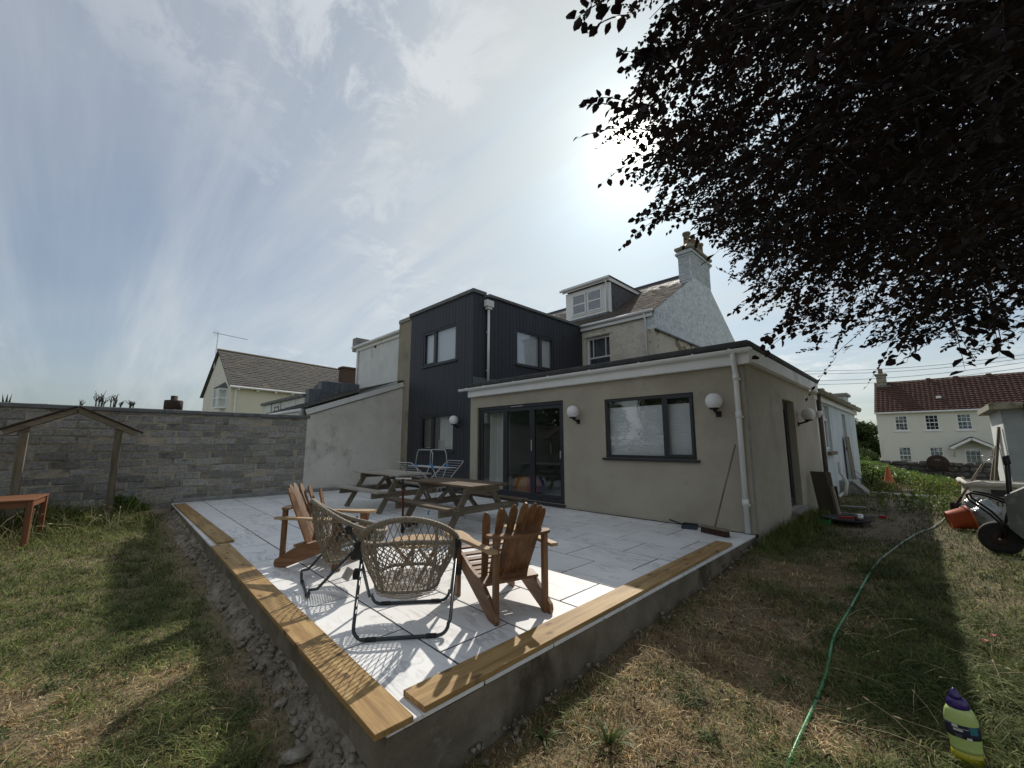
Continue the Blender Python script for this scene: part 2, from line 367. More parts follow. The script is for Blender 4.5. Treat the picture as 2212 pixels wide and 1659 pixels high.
M('upvc', [(.72, .73, .73), (.78, .79, .79)], 3, .38, spec=.5, coord='World', stain=[((.55, .54, .5), 2.5, .58, .85)])
M('upvc_worn', [(.66, .67, .66), (.74, .74, .73)], 3, .6, coord='World', stain=[((.18, .17, .15), 6, .64, .72), ((.5, .48, .43), 2, .5, .75)])
M('stone_lead', [(.10, .105, .11), (.19, .195, .2)], 6, .8, .4, 40, coord='World')
M('concrete_cap', [(.2, .2, .19), (.32, .32, .3)], 5, .9, .5, 50, coord='World')
M('slate', [(.075, .062, .052), (.115, .097, .083), (.155, .135, .115)], 9, .95, .3, 80, coord='World', spec=.15, stain=[((.17, .12, .06), 2.2, .55, .72), ((.24, .23, .21), 7, .68, .78)])
M('slate_far', [(.07, .067, .064), (.115, .11, .104)], 5, .95, .3, 40, coord='World', stain=[((.3, .29, .27), 3, .62, .75), ((.2, .15, .09), 1, .55, .75)])
M('slate_dark', [(.07, .07, .075), (.12, .12, .125)], 6, .7, .3, 60, coord='World')
M('lead_grey', [(.10, .115, .14), (.16, .18, .2)], 5, .6, .3, 30, coord='World', stain=[((.06, .065, .08), 4, .5, .75, (3, 3, .3))])
M('pantile', [(.085, .05, .042), (.14, .078, .062)], 5, .95, .2, 40, coord='World', spec=.15, stain=[((.07, .045, .04), 1.2, .5, .75)])
M('cream_render', [(.66, .62, .5), (.72, .68, .56)], .7, .9, .15, 30, coord='World', stain=[((.56, .52, .42), .6, .55, .8, (1, 1, .4))])
M('far_white', [(.64, .635, .57), (.7, .69, .63)], .5, .9, .2, 30, coord='World', stain=[((.5, .49, .44), .7, .55, .8, (1, 1, .4))])
M('clay_pot', [(.15, .115, .085), (.23, .175, .125)], 6, .9, .4, 30, coord='World', stain=[((.12, .11, .08), 5, .5, .7)])
M('lichen_stone', [(.2, .19, .14), (.33, .31, .25)], 7, .95, .6, 30, coord='World', stain=[((.12, .11, .07), 4, .5, .7)])
M('brick_dark', [(.07, .045, .036), (.12, .075, .058)], 5, .9, .5, 30, coord='World')
M('blind_white', [(.74, .76, .78), (.8, .81, .82)], 2, .8)
M('blind_pale', [(.66, .69, .71), (.72, .74, .76)], 1.5, .8)
M('curtain', (.82, .82, .79), rough=.9, trans=.3)
M('room_wall', [(.30, .37, .34), (.36, .42, .39)], 1, .9, coord='World')
M('room_floor', [(.42, .42, .42), (.5, .5, .5)], 2, .6, coord='World')
M('room_ceiling', (.6, .6, .58), rough=.9)
M('dark_picture', [(.02, .016, .015), (.05, .04, .035)], 3, .5)
M('painted_wood', (.62, .62, .58), rough=.5)
M('dark_wood', [(.03, .02, .014), (.06, .04, .025)], 5, .6, stretch=(1, 8, 1))
glass('glass_w', (.95, .965, .97), 1.25); glass('glass_d', (.94, .96, .955), .9)
M('globe_white', (.78, .78, .8), rough=.35, spec=.5)
M('block_grey', [(.19, .188, .18), (.28, .275, .26), (.38, .37, .345)], 22, .95, .9, 55, bdist=.02, rand=.55, stain=[((.38, .335, .25), 4.5, .55, .66), ((.14, .14, .13), 2.2, .58, .72)])
M('mortar', [(.36, .32, .24), (.47, .42, .33)], 5, .98, .8, 30, coord='World', bdist=.03, stain=[((.13, .125, .11), 2, .5, .7)])
M('concrete_kerb', [(.12, .102, .074), (.18, .155, .115), (.235, .21, .165)], 3.5, .95, .7, 26, coord='World', bdist=.02, stain=[((.065, .052, .034), 1.7, .52, .7, (1, 1, .6)), ((.28, .27, .25), 2.3, .64, .76), ((.2, .155, .08), 1.1, .56, .72)])
M('rubble', [(.15, .125, .085), (.24, .21, .16), (.38, .355, .305)], 9, .98, 1, 30, coord='World', bdist=.02, stain=[((.32, .27, .16), 4, .58, .7)])
def marble():
    m = M('marble_tile', rand=.13, cols=[(.76, .77, .78), (.82, .825, .83), (.85, .852, .855)], scale=1.6, rough=.34, spec=.45, detail=4)
    nt = m.node_tree; N = nt.nodes; Lk = nt.links; b = N['Principled BSDF']; src = b.inputs['Base Color'].links[0].from_socket
    mp = next(n for n in N if n.type == 'MAPPING')
    m2 = N.new('ShaderNodeMapping'); m2.inputs['Rotation'].default_value = (0, 0, .65); m2.inputs['Scale'].default_value = (2.4, .62, 1); Lk.new(mp.outputs[0], m2.inputs[0])
    n = N.new('ShaderNodeTexNoise'); n.inputs['Scale'].default_value = 2.1; n.inputs['Detail'].default_value = 7; n.inputs['Roughness'].default_value = .58; n.inputs['Distortion'].default_value = 1.5; Lk.new(m2.outputs[0], n.inputs['Vector'])
    a = N.new('ShaderNodeMath'); a.operation = 'SUBTRACT'; a.inputs[1].default_value = .5; Lk.new(n.outputs['Fac'], a.inputs[0])
    c = N.new('ShaderNodeMath'); c.operation = 'ABSOLUTE'; Lk.new(a.outputs[0], c.inputs[0])
    r = N.new('ShaderNodeMapRange'); r.interpolation_type = 'SMOOTHSTEP'; r.inputs[1].default_value = 0; r.inputs[2].default_value = .05; r.inputs[3].default_value = .6; r.inputs[4].default_value = 0; Lk.new(c.outputs[0], r.inputs[0])
    n2 = N.new('ShaderNodeTexNoise'); n2.inputs['Scale'].default_value = 2.3; Lk.new(mp.outputs[0], n2.inputs['Vector'])
    r2 = N.new('ShaderNodeMapRange'); r2.inputs[1].default_value = .42; r2.inputs[2].default_value = .62; Lk.new(n2.outputs['Fac'], r2.inputs[0])
    mu = N.new('ShaderNodeMath'); mu.operation = 'MULTIPLY'; Lk.new(r.outputs[0], mu.inputs[0]); Lk.new(r2.outputs[0], mu.inputs[1])
    x = N.new('ShaderNodeMix'); x.data_type = 'RGBA'; Lk.new(mu.outputs[0], x.inputs['Factor']); Lk.new(src, x.inputs[6]); x.inputs[7].default_value = (.34, .345, .36, 1)
    # scuffs and building dust
    n3 = N.new('ShaderNodeTexNoise'); n3.inputs['Scale'].default_value = 1.1; n3.inputs['Detail'].default_value = 9; n3.inputs['Roughness'].default_value = .75
    g = N.new('ShaderNodeNewGeometry'); Lk.new(g.outputs['Position'], n3.inputs['Vector'])
    r3 = N.new('ShaderNodeMapRange'); r3.inputs[1].default_value = .52; r3.inputs[2].default_value = .72; r3.inputs[4].default_value = .32; Lk.new(n3.outputs['Fac'], r3.inputs[0])
    y = N.new('ShaderNodeMix'); y.data_type = 'RGBA'; Lk.new(r3.outputs[0], y.inputs['Factor']); Lk.new(x.outputs[2], y.inputs[6]); y.inputs[7].default_value = (.52, .5, .46, 1)
    Lk.new(y.outputs[2], b.inputs['Base Color'])
    r4 = N.new('ShaderNodeMapRange'); r4.inputs[3].default_value = .28; r4.inputs[4].default_value = .55; Lk.new(n3.outputs['Fac'], r4.inputs[0]); Lk.new(r4.outputs[0], b.inputs['Roughness'])
marble()
M('grout', [(.03, .03, .032), (.06, .06, .06)], 20, .95, coord='World')
def wood(name, cols, axis, rough=.65, knots=None, **k):
    st = [6, 6, 6]; st['XYZ'.index(axis)] = .55
    return M(name, cols, 3.2, rough, .35, 9, stretch=tuple(st), bdist=.006, stain=[(cols[0], 9, .55, .72)] + ([knots] if knots else []), detail=8, **k)
pine = [(.19, .11, .04), (.32, .2, .078), (.42, .29, .125)]
wood('pine_y', pine, 'Y', rand=.12); wood('pine_x', pine, 'X', rand=.16)
teak = [(.10, .048, .022), (.185, .095, .045), (.28, .16, .085)]
for a in 'XYZ': wood('teak_'+a, teak, a, .5, rand=.25)
wood('arm_teak', [(.33, .22, .13), (.46, .33, .2)], 'Y', .5)
weath = [(.10, .083, .057), (.165, .14, .10), (.23, .2, .15)]
for a in 'XYZ': wood('weathered_'+a, weath, a, .85, rand=.3)
wpale = [(.25, .225, .18), (.36, .335, .285), (.44, .415, .37)]
for a in 'XY': wood('pale_'+a, wpale, a, .85, rand=.2)
brn = [(.06, .04, .024), (.11, .078, .05), (.2, .155, .11)]
for a in 'XYZ': wood('brown_'+a, brn, a, .85, rand=.3)
for a in 'XYZ': wood('redwood_'+a, [(.13, .05, .022), (.22, .095, .042)], a, .55)
M('wicker', [(.12, .1, .072), (.2, .172, .13), (.28, .248, .195)], 60, .7, rand=.1)
M('tube_dark', (.035, .045, .05), rough=.35, metallic=.3, spec=.5)
M('steel', (.5, .5, .5), rough=.3, metallic=.8)
M('wire_white', (.5, .51, .52), rough=.4, metallic=.3)
M('blue_plastic', (.05, .24, .5), rough=.4)
M('scooter_red', (.09, .012, .012), rough=.3, metallic=.4)
M('black_rubber', [(.012, .012, .012), (.03, .03, .03)], 30, .8)
M('tag_card', (.42, .41, .39), rough=.8); M('ink_grey', (.2, .2, .2), rough=.8)
M('shed_grey', [(.26, .29, .31), (.33, .36, .37)], 3, .9, .2, 40, coord='World', stain=[((.2, .22, .23), 2, .55, .75)])
M('broom_bristle', [(.03, .018, .013), (.07, .04, .03)], 80, .9)
M('dustpan_blue', (.03, .045, .055), rough=.5)
M('hose_green', [(.03, .19, .06), (.045, .26, .09)], 12, .35, spec=.6)
M('hose_grey', [(.2, .25, .2), (.28, .33, .27)], 12, .5)
M('bottle_purple', (.03, .012, .13), rough=.25, spec=.6); M('bottle_label', (.022, .02, .045), rough=.45); M('label_white', (.6, .6, .58), rough=.6); M('label_teal', (.03, .16, .2), rough=.5)
def plastic_clear(name, c, rough, alpha):
    m = M(name, c, rough=rough, spec=.6); m.node_tree.nodes['Principled BSDF'].inputs['Alpha'].default_value = alpha; return m
plastic_clear('bottle_green', (.46, .58, .2), .25, .9); plastic_clear('bottle_liquid', (.45, .40, .02), .12, .85)
M('tub_orange', [(.42, .075, .025), (.5, .1, .035)], 4, .45, stain=[((.28, .08, .04), 5, .6, .75)])
M('cone_orange', [(.45, .09, .035), (.55, .13, .05)], 4, .6, stain=[((.2, .07, .04), 6, .55, .7)])
M('barrow_grey', [(.13, .14, .14), (.2, .21, .21)], 5, .6, stain=[((.3, .3, .28), 6, .55, .7)])
M('bulk_white', [(.5, .48, .43), (.6, .58, .53)], 4, .8, .5, 6, bdist=.05)
M('sack_plastic', [(.14, .17, .18), (.32, .35, .35)], 3, .22, .9, 5, spec=.7, bdist=.08)
M('text_dark', (.03, .03, .03), rough=.7)
M('rust_iron', [(.03, .022, .02), (.065, .042, .035)], 6, .9, .4, 20)
M('deck_board', [(.10, .082, .066), (.14, .118, .097)], 4, .8, wave=(60, 0, (.055, .045, .036), .7, 'Y'))
M('red_plastic', (.35, .02, .015), rough=.4); M('green_plastic', (.03, .2, .06), rough=.4); M('pipe_white', (.6, .6, .56), rough=.4)
M('field_stone', [(.05, .048, .046), (.1, .097, .092), (.16, .152, .14)], 7, .95, .8, 20, rand=.5, bdist=.03)
M('soil', [(.15, .115, .068), (.22, .17, .10), (.29, .235, .15)], 2.2, 1, .8, 25, coord='World', bdist=.03, attr='col', stain=[((.10, .085, .05), 9, .5, .64), ((.30, .24, .14), 4, .58, .7)])
M('grass', (.1, .1, .05), rough=.75, attr='col', trans=.25, spec=.25)
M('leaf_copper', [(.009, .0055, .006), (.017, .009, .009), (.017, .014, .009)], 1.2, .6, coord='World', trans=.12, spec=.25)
M('leaf_green', [(.03, .055, .014), (.06, .095, .026), (.10, .13, .04)], 1.6, .6, coord='World', trans=.25, spec=.3)
M('leaf_bright', [(.075, .14, .025), (.13, .2, .045), (.19, .24, .07)], 2.2, .55, coord='World', trans=.3, spec=.3)
M('leaf_dark', [(.015, .03, .01), (.03, .05, .016), (.05, .07, .025)], .9, .6, coord='World', trans=.15)
M('twig_dark', [(.012, .01, .009), (.03, .024, .02)], 5, .9, coord='World')
M('bark', [(.05, .045, .038), (.10, .09, .075)], 5, .95, .8, 20, coord='World', stretch=(1, 1, .3))
M('dead_leaf', [(.05, .028, .018), (.12, .07, .04)], 9, .8, coord='World')
M('flower_pink', (.55, .16, .17), rough=.6); M('flower_yellow', (.55, .5, .06), rough=.6); M('flower_red', (.45, .03, .03), rough=.6)

def knots(name):
    """dark oval knots scattered along the board"""
    m = MATS[name]; nt = m.node_tree; N = nt.nodes; Lk = nt.links; b = N['Principled BSDF']; src = b.inputs['Base Color'].links[0].from_socket
    tc = N.new('ShaderNodeTexCoord'); oi = N.new('ShaderNodeObjectInfo'); mp = N.new('ShaderNodeMapping'); mp.inputs['Scale'].default_value = (2.3, 5.5, 1); Lk.new(tc.outputs['Object'], mp.inputs[0])
    cb = N.new('ShaderNodeCombineXYZ'); mu = N.new('ShaderNodeMath'); mu.operation = 'MULTIPLY'; mu.inputs[1].default_value = 31.; Lk.new(oi.outputs['Random'], mu.inputs[0]); Lk.new(mu.outputs[0], cb.inputs[0]); Lk.new(cb.outputs[0], mp.inputs['Location'])
    v = N.new('ShaderNodeTexVoronoi'); v.voronoi_dimensions = '2D'; v.inputs['Scale'].default_value = 1.; Lk.new(mp.outputs[0], v.inputs['Vector'])
    nz = N.new('ShaderNodeTexNoise'); nz.inputs['Scale'].default_value = 9; Lk.new(mp.outputs[0], nz.inputs['Vector']); ad = N.new('ShaderNodeMath'); ad.operation = 'MULTIPLY_ADD'; ad.inputs[1].default_value = .12; Lk.new(nz.outputs['Fac'], ad.inputs[0]); Lk.new(v.outputs['Distance'], ad.inputs[2])
    r = N.new('ShaderNodeMapRange'); r.interpolation_type = 'SMOOTHSTEP'; r.inputs[1].default_value = .10; r.inputs[2].default_value = .2; r.inputs[3].default_value = .85; r.inputs[4].default_value = 0; Lk.new(ad.outputs[0], r.inputs[0])
    x = N.new('ShaderNodeMix'); x.data_type = 'RGBA'; Lk.new(r.outputs[0], x.inputs['Factor']); Lk.new(src, x.inputs[6]); x.inputs[7].default_value = (.10, .05, .02, 1); Lk.new(x.outputs[2], b.inputs['Base Color'])
knots('pine_x')
# ================================================================ ground
def ground():
    xs = np.unique(np.concatenate([np.linspace(-260, -8, 22), np.arange(-8, 30, .22), np.linspace(30, 420, 34)]))
    ys = np.unique(np.concatenate([np.linspace(-320, -9, 26), np.arange(-9, 14, .22), np.linspace(14, 360, 34)]))
    X, Y = np.meshgrid(xs, ys, indexing='ij'); Zg = gz(X, Y)
    ins = (X > 1.3) & (X < 12) & (Y > 2.1) & (Y < 12); Zg[ins] = -.75
    V = np.stack([X, Y, Zg], -1).reshape(-1, 3); nx, ny = len(xs), len(ys)
    i = (np.arange(nx-1)[:, None]*ny+np.arange(ny-1)[None]).ravel(); F = np.stack([i, i+ny, i+ny+1, i+1], 1)
    x, y = V[:, 0], V[:, 1]; pth = (np.exp(-((y-.6-.25*vnoise(x, x*0, 2.0))/.8)**2)*np.clip((x-7.0)/2.5, 0, 1)*np.clip((24-x)/4, 0, 1))[:, None]; near = ((x > -9) & (x < 30) & (y > -9) & (y < 14))[:, None]
    k = vnoise(x, y, 1.3)[:, None]; col = np.array([.17, .13, .075])*(1-k)+np.array([.24, .19, .115])*k
    col = np.where(near, col, np.array([.11, .12, .045])); col = col*(1-pth)+np.array([.20, .165, .125])*pth
    tag(link('lawn', mesh_np('lawn', V, F, col), 'soil', smooth=True), kind='structure')
ground()

# ================================================================ patio: concrete base, tiles
PX0, PX1, PY0, PY1 = 1.07, 6.925, 1.885, 11.98
def skew(x, y): return x + .0225*(y-PY0)*max(0, 1-(x-PX0)/5.0)
def patio():
    mb = MB(); n = 24
    def face(side):
        for i in range(n):
            a, b = i/n, (i+1)/n
            for j in range(4):
                def P(t, k):
                    z = -.028 - .57*k/4 + 0
                    if side == 'L': y = PY0+.012+(PY1-PY0)*t; return (skew(PX0, y)+.012+.012*(random.random()-.5) - .03*(k/4)**2, y, z)
                    if side == 'R': x = PX0+.012+(7.02-PX0)*t; return (x, PY0+.012+.008*(random.random()-.5) - .035*(k/4)**2, z)
                K = (side, i, j)
                mb.quad(G(side, i, j, P), G(side, i+1, j, P), G(side, i+1, j+1, P), G(side, i, j+1, P))
    cache = {}
    def G(side, i, j, P):
        k = (side, i, j) if not (i == 0) else ('C', j)
        if k not in cache: cache[k] = P(i/n, j)
        return cache[k]
    face('L'); face('R')
    mb.quad((skew(PX0, PY0)+.012, PY0+.012, -.028), (7.02, PY0+.012, -.028), (7.02, PY1, -.028), (skew(PX0, PY1)+.012, PY1, -.028))
    base = mb.build('patio', 'concrete_kerb', smooth=True); tag(base, kind='structure')
    g = MB(); g.quad((skew(PX0, PY0)+.03, PY0+.03, -.003), (6.92, PY0+.03, -.003), (6.92, PY1, -.003), (skew(PX0, PY1)+.03, PY1, -.003)); g.build('grout_bed', 'grout', base)
    rows = [PX0, 1.677, 2.288, 2.899, 3.51, 4.121, 4.732, 5.343, 5.954, 6.565, 6.915]
    for r, (x0, x1) in enumerate(zip(rows, rows[1:])):
        ys = [PY0] + [y for y in (np.arange(-1, 14)*.885 + (2.80 if r % 2 == 0 else 2.337)) if PY0+.08 < y < PY1-.05] + [PY1]
        for y0, y1 in zip(ys, ys[1:]):
            cx, cy = (x0+x1)/2, (y0+y1)/2; dz = random.uniform(-.0012, .0012); tx = random.uniform(-.0012, .0012); gp = .0068
            m = MB(); m.box(x0+gp, x1-gp, y0+gp, y1-gp, -.024, 0, .003, lambda a, b, c: (skew(a, b)-skew(cx, cy), b-cy, c + dz + (tx*(a-cx)*4 if c > -.01 else 0)))
            o = m.build('tile', 'marble_tile', base); o.location = (skew(cx, cy), cy, 0)
patio()

# ================================================================ boundary wall of concrete blocks
def block_wall():
    th = thing('block_wall', 'long grey concrete block garden wall with dark coping behind the patio', 'wall', (0, 12.1, 0))
    Y = 12.1; x0, x1 = -4.2, 4.08
    MB().box(x0, x1, Y+.014, Y+.2, -.5, 1.985).build('mortar_bed', 'mortar', th, world=True)
    prot = []
    for k in range(8):
        m = MB(); c = .012
        m.box(-.216, .216, 0, .16, -.069, .069, .011)
        m.v = [(x+random.uniform(-c, c)*1.3, y+random.uniform(-.008, .008), z+random.uniform(-.011, .011)) for x, y, z in m.v]
        me = bpy.data.meshes.new('block'); me.from_pydata(m.v, [], m.f); prot.append(me)
    half = MB().box(-.1, .1, 0, .16, -.069, .069, .011); hm = bpy.data.meshes.new('block'); hm.from_pydata(half.v, [], half.f)
    n = 0
    for r in range(14):
        z = .07 + r*.158 - .12
        off = (.0, .23, .06, .29)[r % 4] + random.uniform(-.02, .02)
        x = x1 - .225 - off
        if off > .21: o = link('block', hm, 'block_grey', th); o.location = (x1-.11, random.uniform(-.003, .003), z)
        while x > x0+.2:
            if n < 292 and not (r == 9 and abs(x-.75) < .2):
                o = link('block', prot[n % 8], 'block_grey', th); o.location = (x, random.uniform(-.008, .012), z+random.uniform(-.006, .006)); o.rotation_euler = (0, random.uniform(-.012, .012), random.uniform(-.01, .01)); n += 1
            x -= .461+random.uniform(-.012, .015)
    x = x0
    while x < x1+.05:
        L = min(1.3, x1+.05-x); MB().box(x+.003, x+L-.003, Y-.05, Y+.26, 1.987+random.uniform(0, .004), 2.075, .012).build('coping', 'stone_lead', th, world=True); x += L
    m = MB(); m.box(1.33, 6.95, Y-.1, Y+.012, -.05, .085, .01); m.build('plinth', 'concrete_cap', th, world=True)
    m = MB(); m.tube([(x1+.02, Y-.01, 0), (x1+.0, Y-.012, .8), (x1+.03, Y-.01, 1.97)], .018, 6); m.build('corner_joint', 'black_trim', th, world=True)
block_wall()

# ================================================================ single-storey rendered extension
XE, YS = 6.925, 1.87
def globe_lamp(loc, rz, label):
    t = thing('wall_light', label, 'wall light', loc, rz, 'globe wall lights')      # local: wall plane y=0, sticks out to -y
    m = MB(); m.lathe([(.001, -.125), (.05, -.117), (.09, -.09), (.117, -.045), (.125, 0), (.117, .045), (.09, .09), (.05, .117), (.001, .125)], 24, (0, -.19, .12)); m.build('globe', 'globe_white', t, True)
    m = MB(); m.lathe([(.062, -.012), (.07, 0), (.07, .014), (.055, .02)], 18, (0, -.19, 0)); m.build('gallery', 'black_trim', t, True)
    m = MB(); m.bar((0, -.005, -.075), (0, -.19, -.015), .045, .035, c=.006); m.box(-.04, .04, -.022, 0, -.12, -.03, .006); m.build('bracket', 'black_trim', t)
    return t
def extension():
    t = thing('house_extension', 'single storey flat roofed extension with tan rendered walls facing the patio', 'building', (XE, YS, 0))
    bif = (5.39, 8.2, .07, 2.23); win = (2.67, 4.375, 1.05, 2.165)
    m = wall(MB(), fX(XE), YS, 8.475, -.45, 2.6, .28, [bif, win]); m.build('wall', 'render_tan', t, world=True)
    door = (9.12, 10.08, .1, 2.16)
    m = wall(MB(), fY(YS), XE+.28, 12.42, -.5, 2.6, .28, [door]); m.build('wall', 'render_tan', t, world=True)
    m = MB(); m.box(XE-.006, XE+.022, YS-.007, YS+.02, -.1, 2.55, .003); m.build('corner_bead', 'concrete_cap', t, world=True)
    m = MB(); ub(m, fX(XE), YS+.05, 8.44, -.03, .055, -.012, .0, .004); m.build('bell_cast', 'render_tan', t, world=True)
    m = MB(); ub(m, fX(XE), YS-.01, 8.46, -.03, .008, -.035, -.013); m.build('gap_joint', 'black_trim', t, world=True)
    # roof
    m = MB(); m.box(XE-.1, 12.5, YS-.09, 8.46, 2.72, 2.775); rf = m.build('roof', 'roof_felt', t, world=True)
    m = MB(); m.box(XE-.14, XE-.02, YS-.12, 8.475, 2.765, 2.875, .025); m.build('roof_edge', 'roof_edge', rf, world=True)
    m = MB(); m.box(XE-.02, 12.5, YS-.12, YS, 2.77, 2.885, .025); m.build('roof_edge', 'roof_edge', rf, world=True)
    m = MB(); m.box(XE-.112, XE-.09, YS-.1, 8.47, 2.515, 2.764, .003); m.box(XE-.089, XE-.001, YS-.001, 8.47, 2.52, 2.535); m.box(XE-.118, XE-.1125, 4.6, 4.69, 2.516, 2.76); m.box(XE-.117, XE-.1125, YS-.09, 8.46, 2.53, 2.545); m.build('fascia', 'upvc', t, world=True)
    m = MB(); m.box(XE-.11, 12.44, YS-.098, YS-.076, 2.55, 2.768, .003); m.box(XE-.05, 12.44, YS-.075, YS-.001, 2.535, 2.55); m.box(XE-.1, 12.44, YS-.104, YS-.0985, 2.56, 2.58); m.build('fascia', 'upvc_worn', t, world=True)
    m = MB(); pf = [(.062*math.cos(a), .06*math.sin(a)) for a in np.linspace(math.pi, 2*math.pi, 9)]; pf2 = [(x*.9, y*.9+.002) for x, y in pf[::-1]]
    m.prism(pf+pf2, YS-.16, 8.73, lambda a, b, d: (XE-.185+a, d, 2.735+b)); m.quad(*[(XE-.185+a, YS-.16, 2.735+b) for a, b in pf]); m.quad(*[(XE-.185+a, 8.73, 2.735+b) for a, b in pf])
    gt = m.build('gutter', 'upvc', t, world=True)
    for y in (2.0, 2.55, 3.5, 4.55, 5.6, 6.65, 7.7, 8.4):
        m = MB(); pf = [(.069*math.cos(a), .067*math.sin(a)) for a in np.linspace(math.pi, 2*math.pi, 9)]; m.prism(pf+[(.069, .012), (-.069, .012)], y-.018, y+.018, lambda a, b, d: (XE-.185+a, d, 2.735+b)); m.build('gutter_bracket', 'upvc', gt, world=True)
    m = MB(); m.tube([(XE-.185, 1.97, 2.69), (XE-.185, 1.97, 2.56), (XE-.07, 1.985, 2.40), (XE-.062, 1.985, 2.3), (XE-.062, 1.985, .02)], .038, 14); dp = m.build('downpipe', 'upvc', t, True, world=True)
    for z in (2.33, 1.75, .45): m = MB(); m.lathe([(.046, -.05), (.046, .05)], 14, (XE-.062, 1.985, z)); m.box(XE-.07, XE, 1.93, 1.945, z-.05, z-.02); m.build('pipe_socket', 'upvc', dp, True, world=True)
    # bifold doors, three leaves
    y0, y1, z0, z1 = bif; f = MB(); frame(f, fX(XE), y0, y1, z0, z1, .075, .04, .14); ub(f, fX(XE), y0-.03, y1+.03, z0-.04, z0-.002, -.07, .14, .005)
    bf = f.build('bifold_door', 'anthracite', t, world=True)
    ed = [5.465, 6.345, 7.225, 8.125]
    for a, b in zip(ed, ed[1:]):
        m = MB(); frame(m, fX(XE), a+.003, b-.003, z0+.079, z1-.079, .07, .06, .12); lf = m.build('leaf', 'anthracite', bf, world=True)
        m = MB(); ub(m, fX(XE), a+.07, b-.07, z0+.14, z1-.14, .085, .093); m.build('pane', 'glass_d', bf, world=True)
    m = MB(); ub(m, fX(XE), 5.5, 5.53, 1.0, 1.16, .03, .058, .005); ub(m, fX(XE), 6.33, 6.36, 1.15, 1.4, .03, .058, .005); m.build('handle', 'steel', bf, world=True)
    m = MB(); ub(m, fX(XE), 6.6, 7.0, z1-.05, z1-.032, .03, .039, .003); m.build('vent', 'steel', bf, world=True)
    window(t, fX(XE), *win, 3.2, -1, blind='blind_white', blind_top=2.0)
    # side door
    x0, x1, z0, z1 = door; f = MB(); frame(f, fY(YS), x0, x1, z0, z1, .06, .12, .19); d = f.build('side_door', 'anthracite', t, world=True)
    m = MB(); frame(m, fY(YS), x0+.06, x1-.06, z0+.06, z1-.06, .09, .13, .17); m.build('leaf', 'anthracite', d, world=True)
    m = MB(); ub(m, fY(YS), x0+.14, x1-.14, z0+.14, z1-.14, .15, .158); m.build('pane', 'glass_d', d, world=True)
    m = MB(); m.box(x0+.07, x0+.085, YS+.06, YS+.13, 1.05, 1.08, .004); m.box(x0+.07, x0+.2, YS+.06, YS+.075, 1.05, 1.075, .004); m.build('handle', 'steel', d, world=True)
    m = MB(); m.box(x0-.05, x1+.04, YS-.1, YS+.12, z0-.06, z0-.002, .006); m.build('sill', 'concrete_cap', d, world=True)
    # room behind the glass
    m = MB(); m.quad((XE+.28, YS+.28, .09), (12.3, YS+.28, .09), (12.3, 8.47, .09), (XE+.28, 8.47, .09)); m.build('room_floor', 'room_floor', t, world=True)
    m = MB(); m.quad((XE+.28, YS+.28, 2.6), (12.3, YS+.28, 2.6), (12.3, 8.47, 2.6), (XE+.28, 8.47, 2.6)); m.build('room_ceiling', 'room_ceiling', t, world=True)
    m = MB(); m.quad((11.6, YS+.28, .09), (11.6, 8.47, .09), (11.6, 8.47, 2.6), (11.6, YS+.28, 2.6)); m.quad((XE+.28, 8.4, .09), (11.6, 8.4, .09), (11.6, 8.4, 2.6), (XE+.28, 8.4, 2.6)); m.quad((XE+.28, 4.7, .09), (11.6, 4.7, .09), (11.6, 4.7, 2.6), (XE+.28, 4.7, 2.6)); m.build('room_wall', 'room_wall', t, world=True)
    m = MB(); n = 44
    for i in range(n):
        a, b = i/n, (i+1)/n; P = lambda s, z: (XE+.33+.055*math.sin(s*38+math.sin(s*9)*2)*(1.15-.2*z), 7.36+.72*s + (.12*(1-s) if z < 1 else 0)*(1-z)*.6, z)
        m.quad(P(a, .12), P(b, .12), P(b, 2.12), P(a, 2.12))
    tag(m.build('curtain', 'curtain', None, True), 'long white gathered curtain hanging inside the glazed garden doors', 'curtain')
    # rooflight
    g = MB(); x0, x1, y0, y1 = 8.8, 10.4, 6.3, 7.9; zc, zp = 2.86, 3.32; A = [(x0, y0, zc), (x1, y0, zc), (x1, y1, zc), (x0, y1, zc)]; r0, r1 = (x0+.5, (y0+y1)/2, zp), (x1-.5, (y0+y1)/2, zp)
    m = MB(); m.box(x0-.05, x1+.05, y0-.05, y1+.05, 2.77, 2.858, .01)
    for p, q in ((A[0], r0), (A[3], r0), (A[1], r1), (A[2], r1), (r0, r1)): m.bar(p, q, .05, .05)
    rl = m.build('rooflight', 'anthracite', t, world=True)
    for P in ((A[0], A[1], r1, r0), (A[2], A[3], r0, r1), (A[0], r0, A[3]), (A[1], A[2], r1)): MB().quad(*P).build('pane', 'glass_w', rl, world=True)
extension()
globe_lamp((XE, 5.0, 1.83), -math.pi/2, 'white globe wall light on tan render between glazed doors and wide window')
globe_lamp((XE, 2.29, 1.85), -math.pi/2, 'white globe wall light on tan render beside the white downpipe')
globe_lamp((10.32, YS, 1.79), 0, 'white globe wall light beside the side door of the extension')
globe_lamp((6.98, 9.03, 1.82), -math.pi/2, 'white globe wall light on dark timber cladding by the ground floor window')

